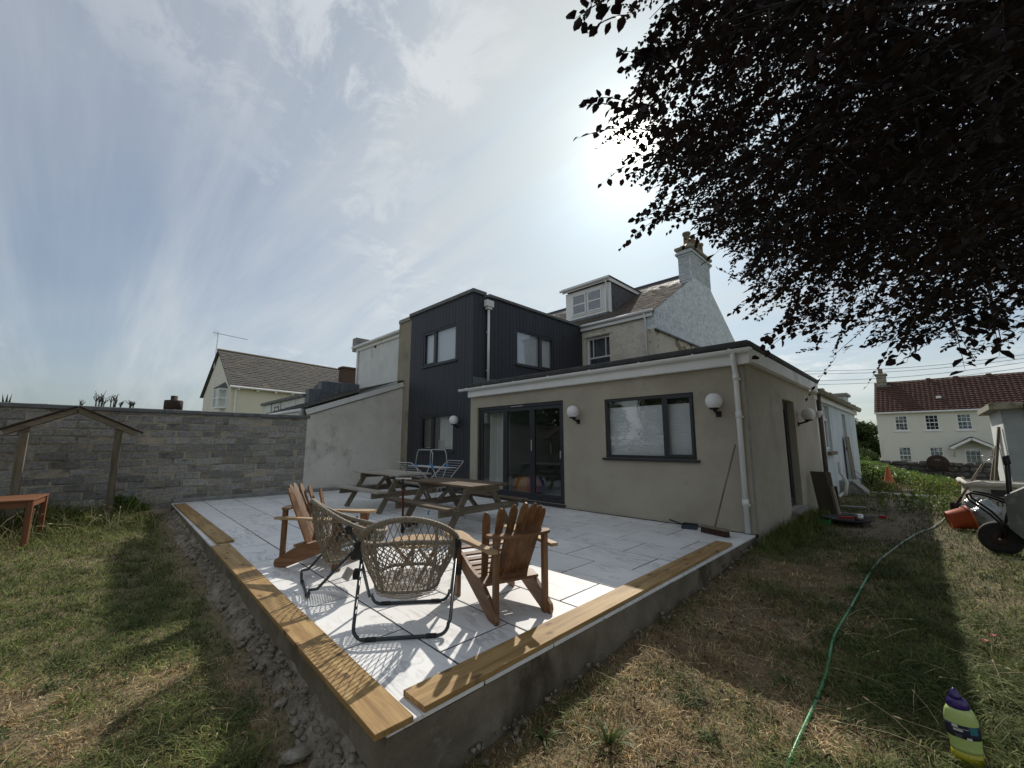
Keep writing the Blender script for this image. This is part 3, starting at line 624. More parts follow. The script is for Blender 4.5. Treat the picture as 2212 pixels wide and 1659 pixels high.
# room contents
def room():
    t = thing('pouf', 'patchwork pouf in orange, red and purple just inside the glazed doors', 'pouf', (7.75, 7.15, .09))
    cs = [(.5, .17, .05), (.45, .2, .06), (.4, .05, .06), (.2, .1, .3), (.3, .28, .05), (.5, .25, .05), (.14, .2, .4), (.42, .08, .1)]
    for k in range(8):
        nm = f'patch_{k}'; M(nm, cs[k], rough=.9); m = MB(); n = 5
        pr = [(.30, 0), (.37, .06), (.4, .2), (.38, .33), (.3, .4), (.05, .42)]
        for i in range(len(pr)-1):
            for j in range(n):
                a, b = 2*math.pi*(k+j/n)/8+2.2, 2*math.pi*(k+(j+1)/n)/8+2.2; (r0, z0), (r1, z1) = pr[i], pr[i+1]
                m.quad((r0*math.cos(a), r0*math.sin(a), z0), (r0*math.cos(b), r0*math.sin(b), z0), (r1*math.cos(b), r1*math.sin(b), z1), (r1*math.cos(a), r1*math.sin(a), z1))
        m.build('panel', nm, t, True)
    t = thing('dining_table', 'white painted dining table with turned legs inside the room', 'table', (9.6, 6.0, .09))
    MB().box(-.9, .9, -.45, .45, .66, .70, .01).build('table_top', 'painted_wood', t); m = MB(); frame(m, lambda u, z, d: (u, z, .58+d), -.82, .82, -.38, .38, .03, 0, .08); m.build('apron', 'painted_wood', t)
    for sx in (-.78, .78):
        for sy in (-.34, .34): MB().lathe([(.025, 0), (.035, .08), (.022, .14), (.045, .3), (.03, .42), (.045, .46), (.045, .6)], 12, (sx, sy, 0)).build('leg', 'painted_wood', t, True)
    t = thing('bench', 'dark wooden bench standing behind the white dining table', 'bench', (10.5, 6.1, .09))
    MB().box(-.2, .2, -.7, .7, .42, .46, .008).build('seat', 'dark_wood', t); MB().box(.17, .2, -.7, .7, .6, .8, .008).build('backrest', 'dark_wood', t)
    for y in (-.6, .6): MB().box(-.18, .2, y-.03, y+.03, 0, .42).build('leg', 'dark_wood', t); MB().box(.17, .2, y-.03, y+.03, .46, .6).build('post', 'dark_wood', t)
    m = MB(); m.box(11.55, 11.595, 6.1, 7.3, 1.1, 2.0, .01); tag(m.build('picture', 'dark_picture'), 'large dark picture on the green grey wall of the room', 'picture')
room()

# ================================================================ two-storey dark clad block
XD, YD, XM, YG = 6.98, 8.48, 12.05, 5.73
def boards(parent, fn, u0, u1, z0, z1, w, ops, flip=False):
    n = round((u1-u0)/w); w = (u1-u0)/n
    for i in range(n):
        a, b = u0+i*w+.003, u0+(i+1)*w-.003; segs = [(a, b, z0, z1)]
        for o in ops:
            new = []
            for s in segs:
                if s[1] <= o[0] or s[0] >= o[1] or s[3] <= o[2] or s[2] >= o[3]: new.append(s); continue
                if s[3] > o[3]: new.append((s[0], s[1], o[3], s[3]))
                if s[2] < o[2]: new.append((s[0], s[1], s[2], o[2]))
                zz = (max(s[2], o[2]), min(s[3], o[3]))
                if s[0] < o[0]-.004: new.append((s[0], o[0], *zz))
                if s[1] > o[1]+.004: new.append((o[1], s[1], *zz))
            segs = new
        if segs:
            d = random.uniform(-.0015, .0015)
            for s in segs: m = MB(); ub(m, fn, s[0], s[1], s[2], s[3], -.024+d, -.002, .004); m.build('board', 'cladding', parent, world=True)
def clad_block():
    t = thing('clad_house_block', 'two storey flat roofed block clad in dark vertical boards', 'building', (XD, YD, 0))
    w1 = (9.21, 10.88, 3.66, 4.74); w2 = (9.25, 10.91, 1.1, 2.13); w3 = (8.65, 10.4, 3.66, 4.75)
    m = wall(MB(), fX(XD), YD, 11.66, -.1, 5.46, .25, [w1, w2]); m.build('wall', 'black_trim', t, world=True)
    m = wall(MB(), fY(YD), XD+.25, XM, 2.4, 5.46, .25, [w3]); m.build('wall', 'black_trim', t, world=True)
    boards(t, fX(XD), YD+.02, 11.66, .05, 5.45, .148, [w1, w2]); boards(t, fY(YD), XD+.02, 7.42, 3.12, 5.45, .133, []); boards(t, fY(YD), 7.46, XM, 3.0, 5.45, .148, [w3])
    MB().box(XD-.026, XD+.02, YD-.026, YD+.02, .05, 5.45, .004).build('corner_post', 'cladding', t, world=True)
    MB().box(7.421, 7.459, YD-.012, YD-.002, 3.0, 5.4).build('recess', 'black_trim', t, world=True)
    m = MB(); m.box(XD-.08, XD+.16, YD-.08, 11.72, 5.455, 5.56, .008); m.build('coping', 'stone_lead', t, world=True)
    m = MB(); m.box(XD+.161, 7.40, YD-.08, YD+.16, 5.456, 5.56, .008); m.build('coping', 'stone_lead', t, world=True)
    m = MB(); m.box(7.5, XM+.05, YD-.08, YD+.16, 5.456, 5.545, .008); m.build('coping', 'stone_lead', t, world=True)
    MB().box(XD+.1, XM+2, YD+.1, 11.7, 5.3, 5.4).build('roof', 'roof_felt', t, world=True)
    window(t, fX(XD), *w1, 10.25, 1, d=.02, blind='blind_pale'); window(t, fX(XD), *w2, 10.27, 1, d=.02); window(t, fY(YD), *w3, 9.74, 1, d=.02, blind='blind_pale')
    m = MB(); m.box(7.33, 7.6, YD-.17, YD-.03, 5.13, 5.32, .01); m.box(7.38, 7.55, YD-.15, YD-.03, 5.06, 5.129, .01); hp = m.build('hopper', 'upvc', t, world=True)
    m = MB(); m.tube([(7.46, YD-.09, 5.07), (7.46, YD-.09, 2.78)], .036, 12); m.box(7.43, 7.49, YD-.06, YD-.026, 4.4, 4.43); m.box(7.43, 7.49, YD-.06, YD-.026, 3.3, 3.33); m.build('downpipe', 'upvc', t, True, world=True)
    MB().lathe([(.05, 0), (.05, .01), (.035, .012)], 14, (10.98, YD-.026, 4.9), Matrix.Rotation(math.pi/2, 3, 'X')).build('vent', 'black_trim', t, world=True)
    m = MB(); m.box(XD-.02, 8.25, YD-.05, YD-.027, 3.07, 3.1); m.box(XD-.01, 8.2, YD-.04, YD-.027, 2.8, 3.069); m.build('flashing', 'lead_grey', t, world=True)
    # ground floor room
    m = MB(); m.quad((8.6, YD+.26, .1), (8.6, 11.6, .1), (8.6, 11.6, 2.6), (8.6, YD+.26, 2.6)); m.quad((XD+.25, YD+.27, 2.6), (8.6, YD+.27, 2.6), (8.6, 11.6, 2.6), (XD+.25, 11.6, 2.6)); m.quad((XD+.25, 11.6, .1), (8.6, 11.6, .1), (8.6, 11.6, 2.6), (XD+.25, 11.6, 2.6)); m.build('room_wall', 'blind_pale', t, world=True)
    m = MB(); n = 30
    for i in range(n):
        P = lambda s, z: (XD+.17+.02*math.sin(s*30+1.3*math.sin(s*8)), 9.3+.85*s, z); m.quad(P(i/n, 1.1), P((i+1)/n, 1.1), P((i+1)/n, 2.1), P(i/n, 2.1))
    tag(m.build('curtain', 'curtain', None, True), 'pale curtain behind the ground floor window of the dark clad block', 'curtain')
    for y, z0, w, h, c, nm, lb in ((10.02, 1.1, .2, .3, 'painted_wood', 'photo_frame', 'white frame standing on the ground floor window sill'), (9.72, 1.1, .26, .12, 'label_white', 'box', 'low white box on the window sill behind the airer'), (9.42, 1.1, .22, .2, 'blind_white', 'carton', 'white carton at the curtain end of the window sill'), (10.6, 1.1, .3, .1, 'label_white', 'paper_stack', 'pile of papers on the sill behind the narrow casement')):
        m = MB(); m.box(XD+.1, XD+.15, y-w/2, y+w/2, z0+.012, z0+h, .004)
        if nm == 'photo_frame': m = MB(); frame(m, fX(XD), y-w/2, y+w/2, z0+.012, z0+h, .025, .1, .13)
        if nm == 'carton': m.box(XD+.1, XD+.15, y-.16, y-.04, z0+h+.002, z0+h+.09, .004)
        tag(m.build(nm, c), lb, nm.replace('_', ' '))
    MB().box(XD+.08, XD+.25, 9.25, 10.91, 1.08, 1.108).build('inner_sill', 'painted_wood', t, world=True)
clad_block()

# ================================================================ old main house with gable, chimney, dormer
def main_house():
    t = thing('main_house', 'old two storey house with rough white gable, slate roof and dormer', 'building', (XM, YG, 0))
    ez, rx, rz_, yb = 5.5, 16.3, 8.12, 17.0
    wn = (7.33, 8.3, 3.62, 5.04)
    m = wall(MB(), fX(XM), YG, YD, 2.6, 5.42, .4, [wn]); m.build('wall', 'beige_roughcast', t, world=True)
    wall(MB(), fX(XM), 11.7, yb, 2.6, 5.42, .4).build('wall', 'beige_roughcast', t, world=True)
    MB().box(XM-.007, 20.4, YG-.008, YG+.3, 2.0, 4.895).build('wall', 'patched_plaster', t, world=True)
    m = MB(); m.prism([(XM-.012, 4.9), (20.6, 4.9), (20.6, 5.45), (17.3, 7.52), (15.35, 7.52), (XM-.012, 5.5)], YG-.05, YG+.3, lambda a, b, d: (a, d, b)); m.build('gable', 'gable_white', t, world=True)
    MB().box(XM-.03, 20.6, YG-.085, YG-.051, 4.86, 4.905).build('flashing', 'lead_grey', t, world=True)
    # roof
    lv = math.hypot(rx-XM+.2, rz_-ez); vx = Vector((rx-XM+.1, 0, rz_-ez))
    m = MB(); m.quad((XM-.12, YG-.02, ez-.07), (rx, YG-.02, rz_-.02), (rx, yb, rz_-.02), (XM-.12, yb, ez-.07)); m.quad((rx, YG-.02, rz_-.02), (20.7, YG-.02, 5.42), (20.7, yb, 5.42), (rx, yb, rz_-.02)); rf = m.build('roof', 'slate_dark', t, world=True)
    m = MB(); slates(m, (XM-.1, YG-.05, ez-.04), (0, 1, 0), vx, yb-YG, vx.length, .17, .24, .012, 1.0); tag(m.build('slates', 'slate', rf, world=True), kind='stuff')
    MB().tube([(rx, YG+.6, rz_), (rx, yb, rz_)], .07, 8).build('ridge', 'slate_dark', rf, world=True)
    MB().box(XM-.1, XM-.075, YG+.0, YD+.3, 5.3, 5.44, .003).build('fascia', 'upvc', t, world=True)
    m = MB(); m.tube([(XM-.14, YG-.03, 5.47), (XM-.14, YD+.3, 5.47)], .055, 10); m.build('gutter', 'upvc', t, True, world=True)
    m = MB(); m.tube([(XM-.14, 5.98, 5.45), (XM-.06, 5.98, 5.25), (XM-.06, 5.98, 2.7)], .034, 10); m.build('downpipe', 'upvc', t, True, world=True)
    # sash window
    fn = fX(XM); a, b, c, d = wn; f = MB(); frame(f, fn, a, b, c, d, .07, .1, .18); ub(f, fn, a+.07, b-.07, 4.28, 4.33, .11, .17); ub(f, fn, a+.22, a+.245, 4.33, d-.07, .115, .15); ub(f, fn, b-.245, b-.22, 4.33, d-.07, .115, .15)
    w = f.build('window', 'upvc', t, world=True)
    for z0, z1 in ((c+.05, 4.29), (4.32, d-.05)): m = MB(); ub(m, fn, a+.05, b-.05, z0, z1, .135, .143); m.build('pane', 'glass_w', w, world=True)
    m = MB(); n = 40
    for i in range(n): P = lambda s, z: (XM+.3+.03*math.sin(s*40), a+(b-a)*s, z); m.quad(P(i/n, c), P((i+1)/n, c), P((i+1)/n, d), P(i/n, d))
    m.build('curtain', 'lead_grey', w, world=True)
    m = MB(); ub(m, fn, a-.09, b+.09, d+.02, d+.09, -.03, .02, .004); m.build('lintel', 'beige_roughcast', w, world=True)
    # chimney
    ch = MB(); x0, x1, y0, y1 = 15.4, 17.3, YG-.05, YG+.46
    ch.prism([(x0, 7.0), (x1, 7.0), (x1, 8.5), (x0, 8.5)], y0-.001, y1, lambda p, q, r: (p, r, q)); c_ = ch.build('chimney', 'gable_white', t, world=True)
    nb = 0
    pm = [bpy.data.meshes.new('brick') for _ in range(2)]
    for k, L in enumerate((.21, .1)): mb = MB().box(0, L, -.016, .02, 0, .062, .006); pm[k].from_pydata(mb.v, [], mb.f)
    for r in range(12):                                   # painted brick courses of the left and gable faces
        z = 7.62+r*.074
        for face in (0, 1):
            L = (y1-y0) if face else (x1-x0); s = -(r % 2)*.11
            while s < L-.1:
                s0 = max(s, 0); k = 0 if s >= 0 and s+.21 <= L else 1
                o = link('brick', pm[k], 'gable_brick_white', c_); base = Vector((x0, y1-s0, z)) if face else Vector((x0+s0, y0, z))
                o.location = base - t.location; o.rotation_euler = (0, 0, -math.pi/2) if face else (0, 0, 0); s += .22; nb += 1
    for i, (e, z0, z1) in enumerate(((.04, 8.5, 8.58), (.09, 8.58, 8.68), (.02, 8.68, 8.78), (.1, 8.78, 8.9))):
        MB().box(x0-e, x1+e, y0-e, y1+e, z0+.001, z1, .02).build('corbel', 'gable_brick_white' if i < 3 else 'lichen_stone', c_, world=True)
    m = MB(); m.box(x0+.06, x1-.06, y0+.04, y1-.04, 8.9, 9.02, .05); m.build('flaunching', 'lichen_stone', c_, world=True)
    for px in (15.72, 16.2, 16.66, 17.05): MB().lathe([(.15, 0), (.15, .08), (.125, .12), (.12, .48), (.155, .5), (.155, .58), (.11, .6)], 14, (px, YG+.2, 9.0)).build('chimney_pot', 'clay_pot', c_, True, world=True)
    # dormer
    dx, ya, yb2, z0, z1 = 13.0, 7.82, 9.88, 6.15, 7.34
    MB().box(dx, dx+.1, ya, yb2, z0, z1, .004).build('dormer_front', 'upvc', t, world=True)
    fn = fX(dx); win = MB(); frame(win, fn, ya+.28, yb2-.28, z0+.14, z1-.1, .05, -.03, -.001)
    dw = None
    for a, b in ((ya+.34, (ya+yb2)/2-.03), ((ya+yb2)/2+.03, yb2-.34)):
        f = MB(); frame(f, fn, a, b, z0+.2, z1-.16, .055, -.05, -.031); ub(f, fn, a+.055, b-.055, 6.74, 6.79, -.048, -.033); dw = f.build('window', 'upvc', t, world=True)
        for q0, q1 in ((z0+.25, 6.74), (6.79, z1-.21)): m = MB(); ub(m, fn, a+.055, b-.055, q0, q1, -.042, -.036); m.build('pane', 'glass_w', dw, world=True); m = MB(); ub(m, fn, a+.055, b-.055, q0, q1, -.0302, -.029); m.build('shade', 'lead_grey', dw, world=True)
    win.build('dormer_trim', 'upvc', t, world=True)
    MB().box(dx-.02, dx-.001, ya+.05, yb2-.05, z0-.1, z0+.04).build('apron', 'lead_grey', t, world=True)
    m = MB(); m.prism([(dx+.1, 6.02), (dx+.1, z1), (15.2, z1)], ya+.02, ya+.06, lambda p, q, r: (p, r, q)); ck = m.build('dormer_cheek', 'slate_dark', t, world=True)
    for r in range(7):
        z = 6.12+r*.175; x = dx+.11+(r % 2)*.18
        while x < dx+.12+(z-6.02)*1.6 + 0:
            m = MB(); m.box(x, x+.34, ya+.002, ya+.018, z, min(z+.185, z1-.01), .004); m.build('slate', 'slate_dark', ck, world=True); x += .35
    m = MB(); m.box(dx-.16, 15.3, ya-.08, yb2+.1, z1+.14, z1+.19, .006); m.build('dormer_roof', 'roof_edge', t, world=True)
    m = MB(); m.box(dx-.14, 15.25, ya-.05, ya-.02, z1, z1+.139, .003); m.box(dx-.14, dx-.11, ya-.019, yb2+.07, z1, z1+.139, .003); m.build('fascia', 'upvc', t, world=True)
    MB().tube([(dx-.2, ya-.08, z1+.1), (dx-.2, yb2+.14, z1+.1)], .05, 8).build('gutter', 'upvc', t, True, world=True)
    MB().tube([(dx-.2, ya+.1, z1+.08), (dx-.07, ya+.1, z1-.1), (dx-.07, ya+.1, z0)], .03, 8).build('downpipe', 'upvc', t, True, world=True)
main_house()

# ================================================================ painted wing beyond the extension
def wing():
    Y = 1.95; t = thing('painted_wing', 'long low pale blue painted wing beyond the tan extension', 'building', (12.45, Y, 0))
    w1 = (14.15, 15.1, 1.1, 2.38); w2 = (17.6, 18.5, .0, 2.3)
    m = wall(MB(), fY(Y), 12.45, 21.3, -.6, 2.55, .3, [w1, w2]); m.build('wall', 'wing_blue', t, world=True)
    wall(MB(), lambda u, z, d: (21.3-d, u, z), Y+.001, 5.7, -.6, 2.55, .3).build('wall', 'wing_blue', t, world=True)
    m = MB(); m.quad((12.4, Y-.2, 2.62), (21.5, Y-.2, 2.62), (21.5, 5.7, 3.2), (12.4, 5.7, 3.2)); m.build('roof', 'roof_edge', t, world=True)
    m = MB(); slates(m, (12.4, Y-.22, 2.62), (1, 0, 0), (0, 1, .16), 9.1, 1.4, .2, .3, .03, 1.5); tag(m.build('tiles', 'lichen_stone', t, world=True), kind='stuff')
    MB().box(12.46, 21.35, Y-.08, Y-.001, 2.42, 2.58, .005).build('fascia', 'upvc_worn', t, world=True)
    m = MB(); m.tube([(12.46, Y-.16, 2.6), (21.4, Y-.16, 2.6)], .06, 8); m.build('gutter', 'lichen_stone', t, True, world=True)
    m = MB(); m.tube([(12.95, Y-.09, 2.55), (12.95, Y-.09, -.2)], .055, 10); m.build('downpipe', 'brown_Z', t, True, world=True)
    m = MB(); m.tube([(12.62, Y-.05, 2.5), (12.62, Y-.05, .1)], .04, 8); m.lathe([(.04, 0), (.1, .12), (.1, .16)], 10, (12.62, Y-.1, 1.95)); m.build('waste_pipe', 'upvc_worn', t, True, world=True)
    MB().box(20.2, 21.0, Y+.1, Y+.7, 2.5, 3.12, .01).build('chimney', 'wing_blue', t, world=True); MB().box(20.12, 21.08, Y+.02, Y+.78, 3.121, 3.24, .02).build('chimney_cap', 'concrete_cap', t, world=True)
    fn = fY(Y); f = MB(); frame(f, fn, *w1, .07, .1, .16); ub(f, fn, w1[0]+.07, w1[1]-.07, 2.02, 2.08, .1, .16); w = f.build('window', 'upvc', t, world=True)
    f = MB(); frame(f, fn, w1[0]+.05, w1[1]-.05, 1.15, 2.02, .06, .06, .099); f.build('casement', 'upvc', w, world=True)
    m = MB(); ub(m, fn, w1[0]+.06, w1[1]-.06, 1.16, 2.3, .13, .137); m.build('pane', 'glass_w', w, world=True); m = MB(); ub(m, fn, *w1, .26, .27); m.build('blind', 'lead_grey', w, world=True)
    m = MB(); ub(m, fn, w1[0]-.06, w1[1]+.06, 1.0, 1.095, -.1, .1, .008); m.build('sill', 'clay_pot', w, world=True)
    f = MB(); frame(f, fn, *w2, .07, .12, .18); w = f.build('door', 'upvc', t, world=True); m = MB(); ub(m, fn, w2[0]+.06, w2[1]-.06, .06, 2.24, .14, .15); m.build('door_panel', 'brown_Z', w, world=True)
    m = MB(); m.bar((21.3, Y+.05, 2.25), (21.6, Y+.05, 2.25), .03, .03); 
    for i, r in enumerate((.1, .14, .11, .13, .09)): m.lathe([(r, 0), (r*.9, .03)], 12, (21.68, Y+.05, 2.3-.055*i))
    m.build('outside_lamp', 'concrete_cap', t, world=True)
wing()
def shutter():
    t = thing('loose_door', 'old grey brown board door leaning against the painted wing', 'door', (17.15, 1.9, float(gz(17.2, 1.7))))
    for k in range(4): MB().box(k*.2, k*.2+.195, -.14+.0, -.11, 0, 1.75, .004, lambda a, b, c: (a, b+c*.05, c)).build('board', 'weathered_Z', t)
    MB().box(.0, .8, -.105, -.085, .3, .4, .004, lambda a, b, c: (a, b+c*.05, c)).build('rail', 'dark_wood', t); MB().box(.0, .8, -.105, -.085, 1.3, 1.4, .004, lambda a, b, c: (a, b+c*.05, c)).build('rail', 'dark_wood', t)
shutter()

# ================================================================ neighbour: pier, lean-to, white upper storey
def neighbour():
    t = thing('neighbour_house', 'white rendered upper storey of the neighbouring house above the lean-to', 'building', (7.0, 12.1, 0))
    MB().box(6.97, 7.4, 11.67, 12.46, -.05, 5.36, .01).build('pier', 'pier_cement', t, world=True)
    MB().box(6.93, 7.5, 11.73, 12.44, 5.361, 5.5, .012).build('pier_cap', 'concrete_cap', t, world=True)
    MB().box(7.05, 11, 12.46, 15.85, 2.9, 5.1).build('wall', 'white_render', t, world=True)
    MB().box(7.0, 7.049, 12.46, 15.9, 4.95, 5.12, .004).build('fascia', 'upvc_worn', t, world=True)
    MB().tube([(6.95, 12.42, 5.13), (6.95, 16.08, 5.13)], .06, 8).build('gutter', 'upvc', t, True, world=True)
    MB().tube([(7.0, 15.7, 5.1), (7.0, 15.7, 3.2)], .04, 8).build('downpipe', 'upvc', t, True, world=True)
    m = MB(); m.quad((6.95, 12.3, 5.16), (6.95, 16, 5.16), (9.5, 16, 6.0), (9.5, 12.3, 6.0)); m.build('roof', 'slate_dark', t, world=True)
    MB().box(6.98, 9, 15.86, 16.2, 5.0, 5.55, .01).build('parapet', 'concrete_cap', t, world=True)
    MB().lathe([(.07, 0), (.07, .03), (.045, .035)], 12, (7.05, 14.3, 4.93), Matrix.Rotation(-math.pi/2, 3, 'Y')).build('vent', 'black_trim', t, world=True)
    l = thing('lean_to', 'weathered pale rendered lean-to wall with sloping white verge beside the block wall', 'building', (4.05, 12.1, 0))
    m = MB(); m.prism([(4.06, -.1), (6.969, -.1), (6.969, 3.14), (4.06, 2.08)], 12.06, 12.36, lambda a, b, d: (a, d, b)); m.build('wall', 'render_pale', l, world=True)
    MB().bar((4.0, 12.03, 2.17), (6.96, 12.03, 3.245), .05, .155, c=.005).build('verge', 'upvc_worn', l, world=True)
    MB().box(4.06, 4.3, 12.37, 16.2, -.1, 2.1).build('wall', 'white_render', l, world=True)
    m = MB(); sl = Vector((2.96, 0, 1.1)); m.quad((3.92, 12.0, 2.27), (6.96, 12.0, 3.40), (6.96, 16.2, 3.40), (3.92, 16.2, 2.27)); rf = m.build('roof', 'slate_dark', l, world=True)
    m = MB(); slates(m, (3.9, 11.98, 2.275), (0, 1, 0), sl, 4.2, sl.length, .2, .3, .012, 1); tag(m.build('slates', 'slate_far', rf, world=True), kind='stuff')
    MB().tube([(3.88, 12.1, 2.22), (3.88, 16.2, 2.22)], .055, 8).build('gutter', 'upvc', l, True, world=True)
    b = thing('roof_box', 'low white boarded flat roof box with grey capping beyond the lean-to', 'building', (5.2, 15.9, 2.5))
    MB().box(5.2, 6.6, 15.9, 21.3, 1.5, 3.0).build('wall', 'white_render', b, world=True); MB().box(5.12, 6.7, 15.84, 21.4, 3.001, 3.12, .01).build('capping', 'stone_lead', b, world=True)
    for y in (18.6, 19.9): MB().box(5.185, 5.199, y, y+.04, 2.4, 3.0).build('joint', 'black_trim', b, world=True)
    m = MB(); frame(m, fX(5.2), 18.9, 19.5, 2.3, 2.85, .04, -.02, -.001); m.build('hatch_frame', 'lead_grey', b, world=True)
    d = thing('slate_parapet', 'dark lead clad parapet stepped above the lean-to roof', 'parapet', (5.5, 15.9, 2.5))
    MB().box(5.2, 5.62, 15.5, 15.839, 2.4, 3.28, .01).build('step', 'lead_grey', d, world=True); MB().box(5.621, 7.05, 15.5, 15.86, 2.6, 3.6, .01).build('panel', 'lead_grey', d, world=True)
    for k in range(7): MB().box(5.66+k*.2, 5.675+k*.2, 15.47, 15.499, 2.7, 3.58).build('seam', 'lead_grey', d, world=True)
neighbour()

# ================================================================ far houses
def left_house():
    def P(z, x, y): s = .2232; return 411.5+x*s, 713.2+y*s
    ez = 6.02; c0 = onY(*P('n', 395, 535), 40.0); c0[2] = ez
    cl = onZ(*P('n', 130, 615), ez); cr = onZ(*P('n', 1060, 605), ez)
    u = Vector(cr-c0); u.z = 0; u.normalize(); g = Vector(cl-c0); g.z = 0; gw = min(g.length, 8.6); g.normalize()
    o = Vector(c0); L = 13.2; rz_ = 9.5
    t = thing('gabled_house', 'cream gabled house with slate roof and bay window behind the block wall', 'building', tuple(o - Vector((0, 0, 6.4))))
    Q = lambda a, b, z: tuple(o + u*a + g*b + Vector((0, 0, z-ez)))
    bz = -1.0
    MB().quad(Q(0, 0, bz), Q(L, 0, bz), Q(L, 0, ez), Q(0, 0, ez)).build('wall', 'cream_render', t, world=True)
    MB().quad(Q(0, 0, bz), Q(0, gw, bz), Q(0, gw, ez-.3), Q(0, gw/2, rz_), Q(0, 0, ez)).build('gable', 'far_white', t, world=True)
    m = MB(); m.quad(Q(-.25, -.35, ez-.1), Q(L, -.35, ez-.1), Q(L, gw/2, rz_+.1), Q(-.25, gw/2, rz_+.1)); m.quad(Q(-.25, gw+.35, ez-.4), Q(L, gw+.35, ez-.4), Q(L, gw/2, rz_+.1), Q(-.25, gw/2, rz_+.1)); rf = m.build('roof', 'slate_far', t, world=True)
    v = Vector(Q(0, gw/2, rz_+.1))-Vector(Q(0, -.35, ez-.1)); m = MB(); slates(m, Q(-.25, -.4, ez-.08), u, v, L+.25, v.length, .3, .45, .02, 1.5); tag(m.build('slates', 'slate_far', rf, world=True), kind='stuff')
    MB().tube([Q(-.25, gw/2, rz_+.14), Q(L, gw/2, rz_+.14)], .12, 6).build('ridge', 'clay_pot', rf, world=True)
    MB().tube([Q(-.2, -.42, ez-.12), Q(L, -.42, ez-.12)], .09, 6).build('gutter', 'upvc', t, world=True)
    for k in range(9): MB().bar(Q(.5+k*1.5, -.02, ez-.25), Q(.5+k*1.5, -.38, ez-.25), .16, .16).build('corbel', 'upvc', t, world=True)
    MB().tube([Q(.35, -.1, ez-.2), Q(.35, -.1, bz)], .07, 6).build('downpipe', 'upvc', t, world=True)
    # bay window on the gable
    a0, a1, z0, z1 = .9, 2.7, 4.35, 5.75
    B = lambda a, d, z: Q(-d, a, z)
    m = MB()
    pl = [(a0, 0), (a0+.35, .6), (a1-.35, .6), (a1, 0)]
    m.prism(pl, z0-.15, z0, lambda p, q, r: B(p, q, r)); m.prism(pl, z1, z1+.15, lambda p, q, r: B(p, q, r))
    for p in pl: m.bar(B(*p, z0), B(*p, z1), .12, .12)
    for p, q in zip(pl, pl[1:]): m.bar(B(*p, (z0+z1)/2), B(*q, (z0+z1)/2), .08, .1)
    bw = m.build('bay_window', 'upvc', t, world=True)
    for p, q in zip(pl, pl[1:]): MB().quad(B(*p, z0), B(*q, z0), B(*q, z1), B(*p, z1)).build('pane', 'glass_far', bw, world=True)
    ap = B((a0+a1)/2, .0, z1+.75); m = MB(); e = [(a0-.1, 0), (a0+.3, .72), (a1-.3, .72), (a1+.1, 0)]
    for p, q in zip(e, e[1:]): m.quad(B(*p, z1+.15), B(*q, z1+.15), ap)
    m.build('bay_roof', 'slate_dark', bw, world=True)
    fn = lambda uu, z, d: B(uu, -d, z)
    f = MB(); frame(f, fn, 4.0, 5.2, 4.4, 5.7, .1, -.06, .02); ub(f, fn, 4.55, 4.65, 4.5, 5.6, -.05, .01); ub(f, fn, 4.1, 5.1, 5.0, 5.1, -.04, .01); w = f.build('window', 'upvc', t, world=True); m = MB(); ub(m, fn, 4.05, 5.15, 4.45, 5.65, -.012, -.004); m.build('pane', 'glass_far', w, world=True)
    # lower wing and its chimney
    m = MB(); m.quad(Q(L, -.1, ez), Q(L+12, -.1, ez), Q(L+12, gw/2, rz_-1.1), Q(L, gw/2, rz_-1.1)); m.build('wing_roof', 'slate_far', t, world=True); MB().quad(Q(L, 0, bz), Q(L+12, 0, bz), Q(L+12, 0, ez), Q(L, 0, ez)).build('wing_wall', 'cream_render', t, world=True)
    c = onY(411.5+1535*.2232, 713.2+400*.2232, 43.5); m = MB(); m.box(c[0]-.9, c[0]+.9, 43, 44, 6.5, c[2]+.15, .03); m.box(c[0]-1, c[0]+1, 42.9, 44.1, c[2]+.16, c[2]+.4, .05); m.build('chimney', 'brick_dark', t, world=True)
    an = thing('tv_aerial', 'thin television aerial on a pole at the gable of the cream house', 'aerial', Q(-.1, gw/2+1.2, rz_-1.4))
    m = MB(); m.tube([(0, 0, 0), (.05, 0, 3.4)], .035, 6); m.build('pole', 'steel', an); m = MB(); d = u*2.6; m.tube([(-d.x*.15, -d.y*.15, 3.3), tuple(Vector((d.x, d.y, 3.25)))], .03, 5)
    for k in range(3): q = Vector((d.x, d.y, 0))*(k/20-.1); m.tube([(q.x, q.y, 3.0), (q.x, q.y, 3.55)], .012, 4)
    m.build('boom', 'steel', an)
glass('glass_far', (.72, .78, .8), 1.2)
left_house()
